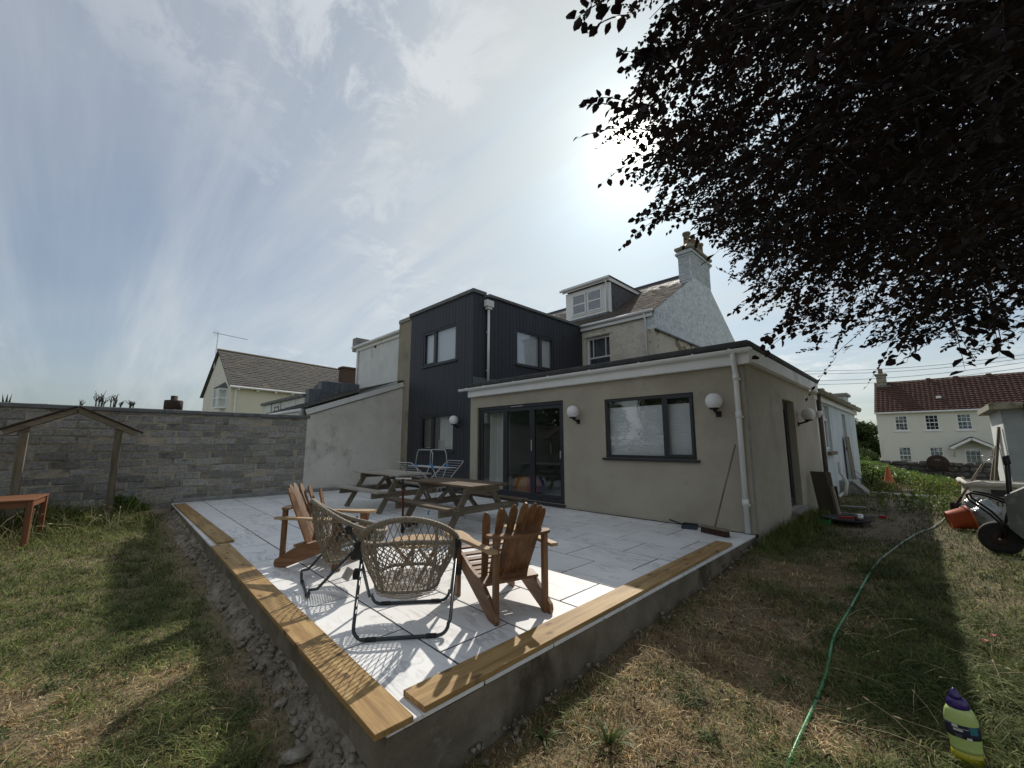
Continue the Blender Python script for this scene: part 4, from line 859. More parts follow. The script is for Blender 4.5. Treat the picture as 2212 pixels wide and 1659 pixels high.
def far_house():
    X = 46.0; t = thing('terrace_house', 'cream two storey house with red brown pantile roof and porch beyond the stone wall', 'building', (X, -4, -1.4))
    fn = fX(X); y1, y0 = 2.79, -14.0; ez, rzz = 3.86, 6.6
    ups = [1.72, -.03, -1.75, -4.2, -6.2, -8.5]; wins = [(y-.78, y, 2.33, 3.53) for y in ups]; lows = [(y-.76, y, -.3, 1.02) for y in (1.72, -.06)] + [(-5.0, -4.2, -.3, 1.02)]; door = (-2.75, -1.9, -1.3, .98)
    wall(MB(), fn, y0, y1, -1.6, ez, .3, wins+lows+[door]).build('wall', 'far_white', t, world=True)
    m = MB(); m.prism([(X-.01, -1.6), (X+7.4, -1.6), (X+7.4, ez), (X+3.7, rzz), (X-.01, ez)], y1+.02, y1-.2, lambda a, b, d: (a, d, b)); m.build('gable', 'far_white', t, world=True)
    sl = Vector((3.9, 0, rzz-ez+.1)); m = MB(); m.quad((X-.2, y0, ez-.04), (X+3.7, y0, rzz), (X+3.7, y1+.1, rzz), (X-.2, y1+.1, ez-.04)); m.quad((X+7.6, y0, ez-.04), (X+3.7, y0, rzz), (X+3.7, y1+.1, rzz), (X+7.6, y1+.1, ez-.04)); rf = m.build('roof', 'pantile', t, world=True)
    m = MB(); n = sl.cross(Vector((0, -1, 0))).normalized(); n = n if n.z > 0 else -n; v = sl.normalized(); nr = int(sl.length/.30); w = .29
    for r in range(nr):
        for k in range(int((y1-y0)/w)+1):
            ya = y0+k*w+random.uniform(-.01, .01); o = Vector((X-.22, ya, ez-.03))+v*(r*.30); e = random.uniform(0, .02)
            prof = [(0, .01), (.09, .015), (.16, .05), (.24, .05), (.29, .015)]
            V = [o+Vector((0, a, 0))+n*(b+.075+e) for a, b in prof]+[o+Vector((0, a, 0))+v*.33+n*(b) for a, b in prof]
            m.add(V, [(i, i+1, 6+i, 5+i) for i in range(4)]); m.add([V[0], V[4], V[4]-n*.075, V[0]-n*.075], [(0, 1, 2, 3)])
    tag(m.build('pantiles', 'pantile', rf, world=True), kind='stuff')
    MB().tube([(X+3.7, y0, rzz+.05), (X+3.7, y1+.1, rzz+.05)], .1, 6).build('ridge', 'pantile', rf, world=True)
    for y in (-.6, -2.2, -4.0): MB().box(X+3.5, X+3.9, y-.15, y+.15, rzz, rzz+.22, .02).build('ridge_vent', 'pantile', rf, world=True)
    MB().box(X+1.0, X+1.5, -1.15, -.85, 4.85, 5.05, .03).build('roof_vent', 'upvc', rf, world=True)
    MB().tube([(X-.25, y0, ez-.08), (X-.25, y1+.1, ez-.08)], .07, 6).build('gutter', 'upvc', t, world=True)
    def sash(a, b, c, d, nx, nz, nm='window'):
        f = MB(); frame(f, fn, a, b, c, d, .07, .03, .12)
        if nm == 'window': ub(f, fn, a+.07, b-.07, (c+d)/2-.03, (c+d)/2+.03, .03, .1)
        for i in range(1, nx): ub(f, fn, a+(b-a)*i/nx-.012, a+(b-a)*i/nx+.012, c+.07, d-.07, .05, .08)
        for j in range(1, nz): ub(f, fn, a+.07, b-.07, c+(d-c)*j/nz-.012, c+(d-c)*j/nz+.012, .05, .08)
        w = f.build(nm, 'upvc', t, world=True); ii = 0
        for i in range(nx):
            for j in range(nz): p = MB(); ub(p, fn, a+(b-a)*i/nx+.013, a+(b-a)*(i+1)/nx-.013, c+(d-c)*j/nz+.013, c+(d-c)*(j+1)/nz-.013, .062, .068); p.build('pane', 'glass_far', w, world=True)
        p = MB(); ub(p, fn, a, b, c, d, .2, .22); p.build('net_curtain', 'blind_pale' if random.random() < .5 else 'lead_grey', w, world=True)
        if nm == 'window': p = MB(); ub(p, fn, a-.12, b+.12, c-.1, c-.001, -.06, .05, .01); p.build('sill', 'upvc', w, world=True)
    for w in wins[:3]: sash(*w, 3, 4)
    for w in wins[3:]: sash(*w, 2, 2)
    for w in lows: sash(*w, 3, 4)
    sash(*door, 3, 4, 'door')
    m = MB(); yc = -2.32; z = 1.05
    for s in (-1, 1): m.bar((X-.45, yc+s*1.15, z), (X-.45, yc, z+.72), .9, .09, (0, 0, 1)); 
    m.build('porch_roof', 'slate_far', t, world=True)
    m = MB()
    for s in (-1, 1): m.bar((X-.93, yc+s*1.12, z-.1), (X-.93, yc, z+.6), .05, .16); m.bar((X-.05, yc+s*.95, z-.7), (X-.85, yc+s*.95, z-.1), .1, .1); m.bar((X-.02, yc+s*.95, z-.12), (X-.9, yc+s*.95, z-.12), .1, .1)
    m.build('porch_bracket', 'upvc', t, world=True)
    MB().box(X+3.2, X+4.2, y1-.75, y1-.1, 6.2, 7.35, .03).build('chimney', 'lichen_stone', t, world=True); MB().box(X+3.1, X+4.3, y1-.85, y1, 7.36, 7.5, .02).build('chimney_cap', 'lichen_stone', t, world=True)
    MB().lathe([(.2, 0), (.17, .1), (.16, .45), (.2, .5)], 10, (X+3.7, y1-.42, 7.5)).build('chimney_pot', 'clay_pot', t, True, world=True)
    MB().box(X+3.0, X+3.6, y1-1.0, y1-.05, 6.15, 6.4).build('flashing', 'lead_grey', t, world=True)
far_house()
for i, (x0, y0, x1, y1, lb) in enumerate(((1757, 800, 2212, 757, 'topmost overhead wire crossing the sky above the pantile roof'), (1757, 806, 2212, 766, 'overhead wire running just below the topmost one'), (1767, 821, 2212, 772, 'overhead wire rising steeply past the pantile house chimney'), (1767, 829, 2212, 785, 'lowest overhead wire meeting the pantile house chimney'))):
    a = onX(x0-20, y0+2, 33.0+i*.3); b = onX(x1+150, y1-13, 33.0+i*.3); pts = [a+(b-a)*s - np.array([0, 0, .35*math.sin(math.pi*s)]) for s in np.linspace(0, 1, 12)]
    tag(MB().tube([tuple(p) for p in pts], .012, 5).build('overhead_wire', 'black_trim'), lb, 'wire', 'overhead wires')
# ================================================================ timber planks on the patio edge
def plank(a, b, w, label, axis):
    a = Vector((*a, 0)); b = Vector((*b, 0)); d = b-a; L = d.length; ang = math.atan2(d.y, d.x)
    m = MB(); n = 10
    m.box(-L/2, L/2, -w/2, w/2, .003, .033, .002)
    o = m.build('plank', 'pine_x'); o.location = (a+b)/2; o.rotation_euler = (0, 0, ang); tag(o, label, 'plank', 'treated planks laid along the patio edge')
plank((1.105, 1.87), (1.255, 6.56), .195, 'long yellow brown plank on the patio edge beside the rubble strip, at its outer corner', 'Y')
plank((1.345, 6.74), (1.40, 11.55), .2, 'yellow brown plank on the patio edge that ends at the block wall', 'Y')
plank((1.275, 1.985), (5.985, 2.03), .2, 'knotty yellow plank on the patio edge running towards the broom', 'X')

# ================================================================ adirondack chairs
def adirondack(loc, rz, label):
    t = thing('adirondack_chair', label, 'chair', loc, rz, 'adirondack chairs')
    side = lambda x0: (lambda a, b, d: (x0+d, a, b))
    for s in (-1, 1):
        x = s*.235
        poly = [(-.45, .0), (-.33, .0), (.30, .245), (.335, .36), (.2, .335), (.06, .285), (-.12, .245), (-.17, .245), (-.455, .075), (-.465, .035)]
        MB().prism(poly, -.014, .014, side(x)).build('side_rail', 'teak_Y', t)
        MB().box(x+s*.016-.0*s, x+s*.05, .235, .325, 0, .50, .004).build('front_leg', 'teak_Z', t)
        m = MB(); m.prism([(.24, .495), (.32, .495), (.31, .42), (.29, .37), (.25, .30), (.24, .30)], s*.052, s*.09, side(x)); m.build('arm_bracket', 'teak_Z', t)
        MB().box(x-s*.018-.02, x-s*.018+.02, -.415, -.365, 0.0, .60, .004).build('rear_post', 'teak_Z', t)
        xs = lambda c, w: None
        yy = np.linspace(-.46, .40, 16); cx = s*(.30+.0*yy); out = []; inn = []
        for y in yy:
            k = (y+.46)/.86; w = .032+.052/(1+math.exp(-(k-.62)*14)); c = s*(.268+.035*k)
            if k > .93: w *= math.sqrt(max(.05, 1-((k-.93)/.075)**2))
            out.append((c+w, y)); inn.append((c-w, y))
        MB().prism(out+inn[::-1], .502, .528, lambda a, b, d: (a, b, d)).build('arm', 'arm_teak', t)
    ys = np.linspace(.33, -.10, 7)
    for i, y in enumerate(ys):
        z = .368 - .125*((.33-y)/.43) + (.012 if i == 0 else 0) - .02*math.sin(math.pi*(.33-y)/.43); m = MB(); m.bar((-.25, y, z), (.25, y, z), .052, .018, (0, -.25, 1), .004); m.build('seat_slat', 'teak_X', t)
    MB().bar((-.25, -.185, .232), (.25, -.185, .238), .12, .024, (0, -.2, 1), .004).build('rear_slat', 'teak_X', t)
    for i in range(7):                                    # fan of back slats with rounded tops
        q = i-3; L = .74-.022*q*q+.0025*abs(q)**3; xb = q*.062; xt = q*.086; lean = .50
        bow = .012*q*q*.6; b = Vector((xb, -.135+bow*.4, .235)); tp = Vector((xt, -.135-L*math.sin(lean)+bow*1.9, .235+L*math.cos(lean))); d = (tp-b).normalized()
        nrm = Vector((q*.07, 1, .54)).normalized(); sx = d.cross(nrm).normalized(); nn = sx.cross(d)
        w0, w1 = .026, .0335; poly = [(-w0, 0), (w0, 0), (w1, L*.86)]
        for a in np.linspace(0, math.pi, 8)[1:-1]: poly.append((w1*math.cos(a)*1.0, L*.86+ (L*.14)*math.sin(a)*(.75 + .25*math.cos(a)*(-1 if q > 0 else 1 if q < 0 else 0))))
        poly.append((-w1, L*.86))
        MB().prism(poly, -.009, .009, lambda a, c, e: tuple(b+sx*a+d*c+nn*e)).build('back_slat', 'teak_Z', t)
    pts = []
    for a in np.linspace(0, math.pi, 14): pts.append((-.285*math.cos(a), -.325-.135*(math.sin(a)**.55)))
    inner = [(.26, -.31), (.15, -.347), (0, -.356), (-.15, -.347), (-.26, -.31)]
    MB().prism(pts+inner, .60, .622, lambda a, b, d: (a, b, d)).build('back_band', 'teak_X', t)
    return t
adirondack((2.55, 2.71, .002), math.radians(-17), 'brown slatted adirondack chair turned towards the glazed doors')
adirondack((1.95, 4.88, .002), math.radians(-144), 'brown slatted adirondack chair beyond the wicker chairs, facing them from the block wall side')

# ================================================================ wicker folding chairs
def wicker(loc, rz, label):
    t = thing('wicker_chair', label, 'chair', loc, rz, 'folding wicker chairs')
    def rim(a): return Vector((.365*math.cos(a), .02+.34*math.sin(a), .565-.155*math.sin(a)-.03*math.cos(2*a)+.03))
    def low(a): 
        c, s = math.cos(a), math.sin(a); q = (abs(c)**3.2+abs(s)**3.2)**(-1/3.2); return Vector((.235*c*q, .035+.225*s*q, .285+.035*s*q))
    def surf(a, s):
        p = rim(a).lerp(low(a), s); k = math.sin(math.pi*s)*.03; o = Vector((math.cos(a), math.sin(a), 0)); return p + o*k
    n = 84
    m = MB(); R = [.021+.0022*math.sin(i*2.1)+.0015*random.random() for i in range(n*3)]
    m.tube([rim(2*math.pi*i/(n*3)) for i in range(n*3)], R, 8, closed=True); m.build('rim', 'wicker', t, True)
    m = MB(); NS = 42
    for k in range(NS):
        for sg in (-1, 1):
            a0 = 2*math.pi*k/NS; pts = []
            for j in range(9):
                s = j/8; p = surf(a0+sg*s*.62, s); o = Vector((math.cos(a0), math.sin(a0), 0)); pts.append(p+o*(.0025*sg))
            m.tube(pts, .0044, 4, caps=False)
    lat = m.build('lattice', 'wicker', t); tag(lat, kind='stuff')
    m = MB(); m.tube([low(2*math.pi*i/72) for i in range(72)], [.013+.0015*math.sin(i*2.3) for i in range(72)], 6, closed=True); m.build('lower_rim', 'wicker', t, True)
    for a in (-2.2, -.94, .5, 2.64, -1.57+3.14):
        m = MB(); m.tube([surf(a, s/8)+Vector((math.cos(a), math.sin(a), 0))*.006 for s in range(9)], [.0115+.001*(s % 2) for s in range(9)], 6); m.build('rib', 'wicker', t, True)
    m = MB()                                              # woven seat
    for k in range(-10, 11):
        y = k/10*.225; w = .235*max(0, 1-abs(k/10.5)**3.2)**(1/3.2); m.tube([(-w, .035+y, .285+.035*k/10-.03), (0, .035+y, .285+.035*k/10-.045), (w, .035+y, .285+.035*k/10-.03)], .0042, 4, caps=False)
    for k in range(-7, 8):
        x = k/7*.22; w = .225*max(0, 1-abs(k/7.4)**3.2)**(1/3.2); m.tube([(x, .035-w, .252), (x, .035, .238), (x, .035+w, .285)], .0042, 4, caps=False)
    tag(m.build('seat_weave', 'wicker', t), kind='stuff')
    def U(y0, ytop, ztop, name):
        r = .07; P = []
        W_ = .315; wt = .375
        base = [(-wt, ytop, ztop), (-W_-.012, y0+(ytop-y0)*.12, .085)]
        for a in np.linspace(math.pi, 1.5*math.pi, 6): base.append((-W_+r+r*math.cos(a)-.0, y0, .085+ .075*math.sin(a)))
        base2 = [(-x, y, z) for x, y, z in base[::-1]]
        m = MB(); m.tube(base+base2, .0125, 8); u = m.build(name, 'tube_dark', t, True)
        for x in (-.2, .2): MB().tube([(x-.035, y0, .0105), (x+.035, y0, .0105)], .0165, 8).build('foot_clip', 'black_rubber', u)
    U(-.34, .16, .535, 'rear_frame'); U(.30, -.06, .56, 'front_frame')
    for s in (-1, 1):
        m = MB(); m.box(s*.385-.022, s*.385+.022, -.03, .03, .30, .37, .006); m.box(s*.375-.02, s*.375+.02, -.08, -.03, .52, .58, .006); m.tube([(s*.4, -.0, .33), (s*.35, 0, .33)], .012, 8); m.build('hinge', 'black_rubber', t)
        MB().tube([(s*.372, .03, .30), (s*.36, .17, .545)], .011, 8).build('support_arm', 'tube_dark', t)
    return t
w1 = wicker((1.80, 2.93, .004), math.radians(-37), 'wicker basket chair on dark folding frame with a grey card tag hanging from it')
w2 = wicker((1.80, 4.06, .004), math.radians(-103), 'wicker basket chair on dark folding frame without a tag, beside the slatted chair')
m = MB(); m.box(-.03, .03, -.001, .001, -.045, .045); tg = m.build('tag', 'tag_card', w1); tg.location = (-.43, -.08, .36); tg.rotation_euler = (0, .5, -.2); tg['label'] = 'grey card tag with a printed looping emblem'
m = MB()
for cx, cz, r in ((-.004, .018, .014), (-.004, -.006, .009), (-.004, -.025, .01)):
    P = [(cx+r*math.cos(a), -.0018, cz+r*math.sin(a)) for a in np.linspace(0, 2*math.pi, 13)[:-1]]; m.tube(P, .0009, 4, closed=True)
m.build('emblem', 'ink_grey', tg)

# ================================================================ low round table
t = thing('round_table', 'low round slatted wooden table between the four patio chairs', 'table', (2.36, 3.68, .002), .3)
for k in range(7):
    x0 = -.27+k*.0771; x1 = x0+.072; xm = max(abs(x0), abs(x1)); R = .27
    P = []
    for x in np.linspace(x0, x1, 5): P.append((x, math.sqrt(max(.0004, R*R-min(x*x, R*R)))))
    MB().prism(P+[(x, -y) for x, y in P[::-1]], .345, .365, lambda a, b, d: (a, b, d)).build('table_slat', 'arm_teak', t)
MB().bar((-.2, 0, .335), (.2, 0, .335), .05, .019).build('batten', 'teak_X', t)
for s in (-1, 1):
    MB().bar((-.17, s*.16, .33), (.17, s*.16, .012), .035, .022).build('leg', 'teak_X', t); MB().bar((.17, s*.13, .33), (-.17, s*.13, .012), .035, .022).build('leg', 'teak_X', t)

# ================================================================ picnic tables
def picnic(loc, rz, L, pal, label, hs=1.0):
    t = thing('picnic_table', label, 'picnic table', loc, rz, 'picnic tables')
    top, bn = .66*hs, .385*hs; fr = pal[2]
    for k in range(6): x = -.4+k*.1335; MB().box(x+.002, x+.13, -L/2+random.uniform(-.008, .008), L/2+random.uniform(-.008, .008), top, top+.034+random.uniform(-.002, .002), .005).build('top_plank', pal[0], t)
    for s in (-1, 1):
        for k in (0, 1): x = s*(.60+k*.115); MB().box(min(x, x+s*.11), max(x, x+s*.11), -L/2-.02+random.uniform(-.01, .01), L/2+.02, bn, bn+.034, .005).build('seat_plank', pal[0], t)
    for y in (-L*.36, L*.36):
        for s in (-1, 1): MB().bar((s*.21, y, top-.005), (s*.62, y, 0.0), .04, .10, (1, 0, 0), .004).build('leg', pal[1], t)
        MB().bar((-.8, y-.042, bn-.058), (.8, y-.042, bn-.058), .038, .105, c=.004).build('seat_beam', fr, t)
        MB().bar((-.36, y-.042, top-.055), (.36, y-.042, top-.055), .038, .09, c=.004).build('top_beam', fr, t)
        MB().bar((0, y*.94, bn-.08), (0, y*.15, top-.02), .075, .036, c=.004).build('brace', pal[1], t)
        for x in (-.5, .5):
            m = MB(); 
            for dx in (-.03, .03): m.lathe([(.009, 0), (.007, .005)], 8, (x+dx, y-.062, bn-.05), Matrix.Rotation(math.pi/2, 3, 'X'))
            m.build('bolt', 'steel', t)
    return t
picnic((4.30, 5.60, .002), 0, 1.66, ('brown_Y', 'weathered_Z', 'weathered_X'), 'dark brown weathered picnic table standing before the glazed doors')
picnic((4.48, 8.12, .002), math.radians(1.5), 1.85, ('pale_Y', 'weathered_Z', 'weathered_X'), 'pale grey bleached picnic table by the lean-to wall', 1.04)

# ================================================================ clothes airer
def airer():
    t = thing('clothes_airer', 'folding wire clothes airer with blue joints behind the picnic tables', 'airer', (4.72, 6.98, .002), math.radians(-2))
    zj = .88; a, b = .31, .17
    for x in (-b, b):
        m = MB(); m.tube([(x, a, zj), (x*.9, a*.92, zj+.24), (x*.9, a*.75, zj+.31), (x*.9, -a*.75, zj+.31), (x*.9, -a*.92, zj+.24), (x, -a, zj)], .008, 7); m.build('arch', 'wire_white', t, True)
    for x in (-b, b):
        for y in (-a, a):
            MB().lathe([(.006, -.035), (.022, -.025), (.026, 0), (.022, .025), (.006, .035)], 10, (x, y, zj)).build('joint', 'blue_plastic', t, True)
            m = MB(); m.tube([(x, y, zj), (-x*1.35, y, .03)], .0075, 7); l = m.build('leg', 'wire_white', t, True); MB().tube([(-x*1.32, y, .075), (-x*1.36, y, .0)], .013, 8).build('foot', 'blue_plastic', l, True)
    for x in (-.42, .42): MB().tube([(x*.72, -a, .12), (x*.72, a, .12)], .006, 6).build('stretcher', 'wire_white', t)
    m = MB()
    for k in range(7): x = -b+2*b*k/6; m.tube([(x, -a-.3, zj-.02), (x, a+.3, zj-.02)], .0033, 5)
    m.tube([(-b, -a-.3, zj-.02), (b, -a-.3, zj-.02)], .006, 6); m.tube([(-b, a+.3, zj-.02), (b, a+.3, zj-.02)], .006, 6); m.build('centre_rack', 'wire_white', t)
    for s in (-1, 1):
        P = lambda u, v: (s*(b+.02+.40*u), v*(a+.02-.05*u), zj-.28+.36*u)
        m = MB(); m.tube([P(0, -1), P(.95, -1), P(1, -.93), P(1, .93), P(.95, 1), P(0, 1)], .007, 7, closed=True)
        for k in range(1, 8): m.tube([P(k/8, -1), P(k/8, 1)], .0033, 5)
        m.build('wing_rack', 'wire_white', t)
        for y in (-1, 1): MB().tube([P(.9, y), (s*b*.3, y*a, zj-.42)], .005, 6).build('stay', 'wire_white', t)
airer()
m = MB(); m.box(-.3, .3, -.2, .2, .0, .04, .01); m.box(-.33, .33, -.23, .23, .04, .052, .004); o = m.build('plastic_tray', 'globe_white'); o.location = (5.25, 7.45, .003); o.rotation_euler = (0, 0, .2); tag(o, 'shallow white plastic tray on the tiles under the airer', 'tray')

# ================================================================ kick scooter
def scooter():
    t = thing('kick_scooter', 'black and dark red kick scooter leaning upright against the picnic bench', 'scooter', (3.33, 5.62, .002), math.radians(-52))
    m = MB(); m.tube([(0, .0, .16), (0, -.06, .79)], .017, 10); m.build('stem', 'scooter_red', t, True)
    m = MB(); m.tube([(-.24, -.0, .80), (-.08, -.055, .795), (.08, -.055, .795), (.24, -.0, .80)], .012, 8); m.build('handlebar', 'steel', t, True)
    for s in (-1, 1): MB().tube([(s*.25, .003, .80), (s*.125, -.038, .80)], .018, 10).build('grip', 'black_rubber', t, True)
    MB().tube([(0, -.05, .66), (0, -.058, .77)], .023, 10).build('clamp', 'black_rubber', t, True)
    m = MB(); m.tube([(0, -.003, .2), (0, .0, .13)], .026, 10); m.box(-.024, .024, -.02, .02, .05, .14, .006); m.build('fork', 'black_trim', t, True)
    MB().bar((0, .0, .115), (0, .13, .07), .05, .03).build('neck', 'black_trim', t); MB().bar((0, .12, .07), (0, .56, .065), .12, .02).build('deck', 'black_trim', t)
    for y in (-.0, .6): MB().lathe([(.02, -.013), (.05, -.013), (.055, 0), (.05, .013), (.02, .013)], 18, (0, y, .055), Matrix.Rotation(math.pi/2, 3, 'Y')).build('wheel', 'black_rubber', t, True)
scooter()

# ================================================================ broom and dustpan by the downpipe
t = thing('broom', 'broom with long grey handle leaning against the wall beside the downpipe', 'broom', (6.5, 2.32, .002), math.radians(72))
MB().tube([(0, 0, .10), (.0, -.36 if False else 0, .1)] if False else [(0, 0, .09), (-.19, -.34, 1.30)], .0125, 8).build('handle', 'weathered_Z', t, True)
MB().box(-.22, .22, -.035, .035, .075, .11, .01).build('head', 'weathered_X', t)
m = MB()
for i in range(22):
    for j in range(4):
        x = -.205+i*.0195; y = -.024+j*.016; m.tube([(x, y, .078), (x+random.uniform(-.01, .01), y*1.5+random.uniform(-.008, .008), .002)], [.008, .011], 4)
tag(m.build('bristles', 'broom_bristle', t), kind='stuff')
t = thing('dustpan', 'dark blue grey dustpan lying on the tiles behind the broom head', 'dustpan', (6.72, 2.78, .002), math.radians(15))
m = MB(); m.box(-.12, .12, -.12, .1, .002, .008); m.box(-.12, -.114, -.12, .1, .008, .06); m.box(.114, .12, -.12, .1, .008, .06); m.box(-.114, .114, .094, .1, .008, .06); m.build('pan', 'dustpan_blue', t)
m = MB(); m.bar((0, .1, .05), (.02, .3, .10), .035, .02); m.build('handle', 'dustpan_blue', t)
# ================================================================ garden arch and table on the left
def arch():
    g = float(gz(-.3, 11.4)); Y = 11.35
    t = thing('garden_arch', 'weathered timber garden arch with two posts and a pitched dark roof', 'arch', (-.31, Y, g))
    for x in (-.62, .6): MB().box(x-.055, x+.055, -.05, .05, -.1, 1.82, .006).build('post', 'weathered_Z', t)
    for x in (-.62, .6): MB().box(x-.065, x+.065, -.058, -.051, 1.66, 1.77, .003).build('bracket', 'weathered_X', t)
    pk, ev = 2.10, 1.66
    for y in (-.08, .09):
        for s in (-1, 1): MB().bar((0, y, pk), (s*.86, y, ev), .035, .095, c=.004).build('rafter', 'weathered_X', t)
    for s in (-1, 1):
        for k in range(5):
            f0 = k/5; f1 = (k+1)/5+.02; a = Vector((s*.01+s*.93*f0, 0, pk+.066-.47*f0)); b = Vector((s*.01+s*.93*f1, 0, pk+.066-.47*f1)); c = (a+b)/2
            m = MB(); dv = (b-a).normalized(); n = Vector((-dv.z*s, 0, abs(dv.x))).normalized(); m.bar(c+Vector((0, -.13, .003*(k % 2))), c+Vector((0, .15, .003*(k % 2))), (b-a).length, .028, tuple(n)); m.build('roof_board', 'dark_wood', t)
arch()
def red_table():
    t = thing('garden_table', 'red brown wooden garden table standing in long grass', 'table', (-1.2, 10.15, float(gz(-1, 10.1))), math.radians(-6))
    for k in range(6): MB().box(-.72, .68, -.5+k*.163, -.5+k*.163+.155, .665, .69, .004).build('top_slat', 'redwood_X', t)
    for y in (-.46, .42): MB().box(-.66, .62, y, y+.03, .57, .664, .004).build('apron', 'redwood_X', t)
    for x in (-.68, .62): MB().box(x, x+.03, -.43, .42, .57, .664, .004).build('apron', 'redwood_Y', t)
    for x in (-.68, .6):
        for y in (-.49, .41): MB().box(x, x+.07, y, y+.07, -.1, .664, .006).build('leg', 'redwood_Z', t)
red_table()

# ================================================================ things on the ground at the right
def hose():
    pts = []
    for x, y in [(1692, 1690), (1703, 1659), (1721, 1616), (1756, 1538), (1785, 1461), (1802, 1381), (1834, 1324), (1862, 1272), (1890, 1227), (1921, 1197), (1954, 1172), (1994, 1150), (2026, 1135), (2045, 1117)]:
        p = onG(x, y); pts.append(Vector((p[0], p[1], float(gz(p[0], p[1]))+.018)))
    P = []
    for i in range(len(pts)-1):
        p0, p1, p2, p3 = pts[max(i-1, 0)], pts[i], pts[i+1], pts[min(i+2, len(pts)-1)]
        for s in range(8):
            u = s/8; q = .5*((2*p1)+(p2-p0)*u+(2*p0-5*p1+4*p2-p3)*u*u+(3*p1-p0-3*p2+p3)*u**3); q.z = float(gz(q.x, q.y))+.018; P.append(q)
    c = int(len(P)*.62)
    t = thing('garden_hose', 'green garden hose snaking across the dry lawn', 'hose', tuple(P[0]))
    MB().tube(P[:c+1], .0115, 8).build('hose_run', 'hose_green', t, True, world=True); MB().tube(P[c:], .0115, 8).build('hose_end', 'hose_grey', t, True, world=True)
    m = MB()
    for i in range(3, c, 23): d = (P[i+1]-P[i]).normalized(); m.tube([P[i]-d*.012, P[i]+d*.012], .0128, 8)
    m.build('dirt_band', 'black_rubber', t, world=True)
hose()
def bottle():
    p = onG(2096, 1652); t = thing('bubble_bottle', 'green plastic bottle with purple cap and dark label standing in the grass', 'bottle', (p[0], p[1], float(gz(p[0], p[1]))-.01), math.radians(40))
    t.rotation_euler = (math.radians(0), math.radians(-3), math.radians(-82))
    sq = lambda prof, n=24, ex=.62: [(r, z) for r, z in prof]
    def body(prof): 
        m = MB(); m.lathe(prof, 28); m.v = [(x, y*.68, z) for x, y, z in m.v]; return m
    body([(.05, .0), (.058, .006), (.0615, .02), (.0605, .05), (.0585, .075)]).build('liquid_base', 'bottle_liquid', t, True)
    body([(.0585, .0752), (.0575, .09), (.0575, .1), (.0605, .125), (.0625, .15), (.063, .185), (.0625, .212), (.06, .232), (.054, .252), (.045, .268)]).build('body', 'bottle_green', t, True)
    body([(.0625, .140), (.0634, .155), (.0637, .185), (.0635, .2)]).build('label', 'bottle_label', t, True)
    def patch(a0, a1, z0, z1, mt, e=.0645):
        m = MB(); A = np.linspace(a0, a1, 6)
        for i in range(5): m.quad(*[(e*math.cos(a), e*.68*math.sin(a), z) for a, z in ((A[i], z0), (A[i+1], z0), (A[i+1], z1), (A[i], z1))])
        m.build('label_print', mt, t)
    c = -math.pi/2-.15
    patch(c-.55, c-.2, .186, .199, 'label_white'); patch(c-.2, c+.35, .186, .199, 'bottle_label', .0648); patch(c-.22, c+.4, .184, .187, 'label_white'); patch(c-.5, c+.05, .172, .181, 'label_white'); patch(c+.45, c+1.0, .165, .199, 'label_teal'); patch(c+.2, c+.5, .139, .15, 'label_white'); patch(c-.45, c-.05, .141, .143, 'ink_grey'); patch(c-.45, c-.05, .147, .149, 'ink_grey'); patch(c-.45, c-.05, .153, .155, 'ink_grey')
    m = MB(); m.lathe([(.039, .262), (.043, .267), (.0435, .28), (.04, .296), (.031, .309), (.02, .316)], 24); m.v = [(x, y*.74, z) for x, y, z in m.v]; m.build('cap', 'bottle_purple', t, True)
    m = MB(); m.lathe([(.026, .312), (.021, .324), (.015, .34), (.007, .352), (.001, .354)], 16); m.v = [(x-.004, y, z) for x, y, z in m.v]; m.build('nozzle', 'bottle_purple', t, True)
bottle()
G = lambda x, y: float(gz(x, y))
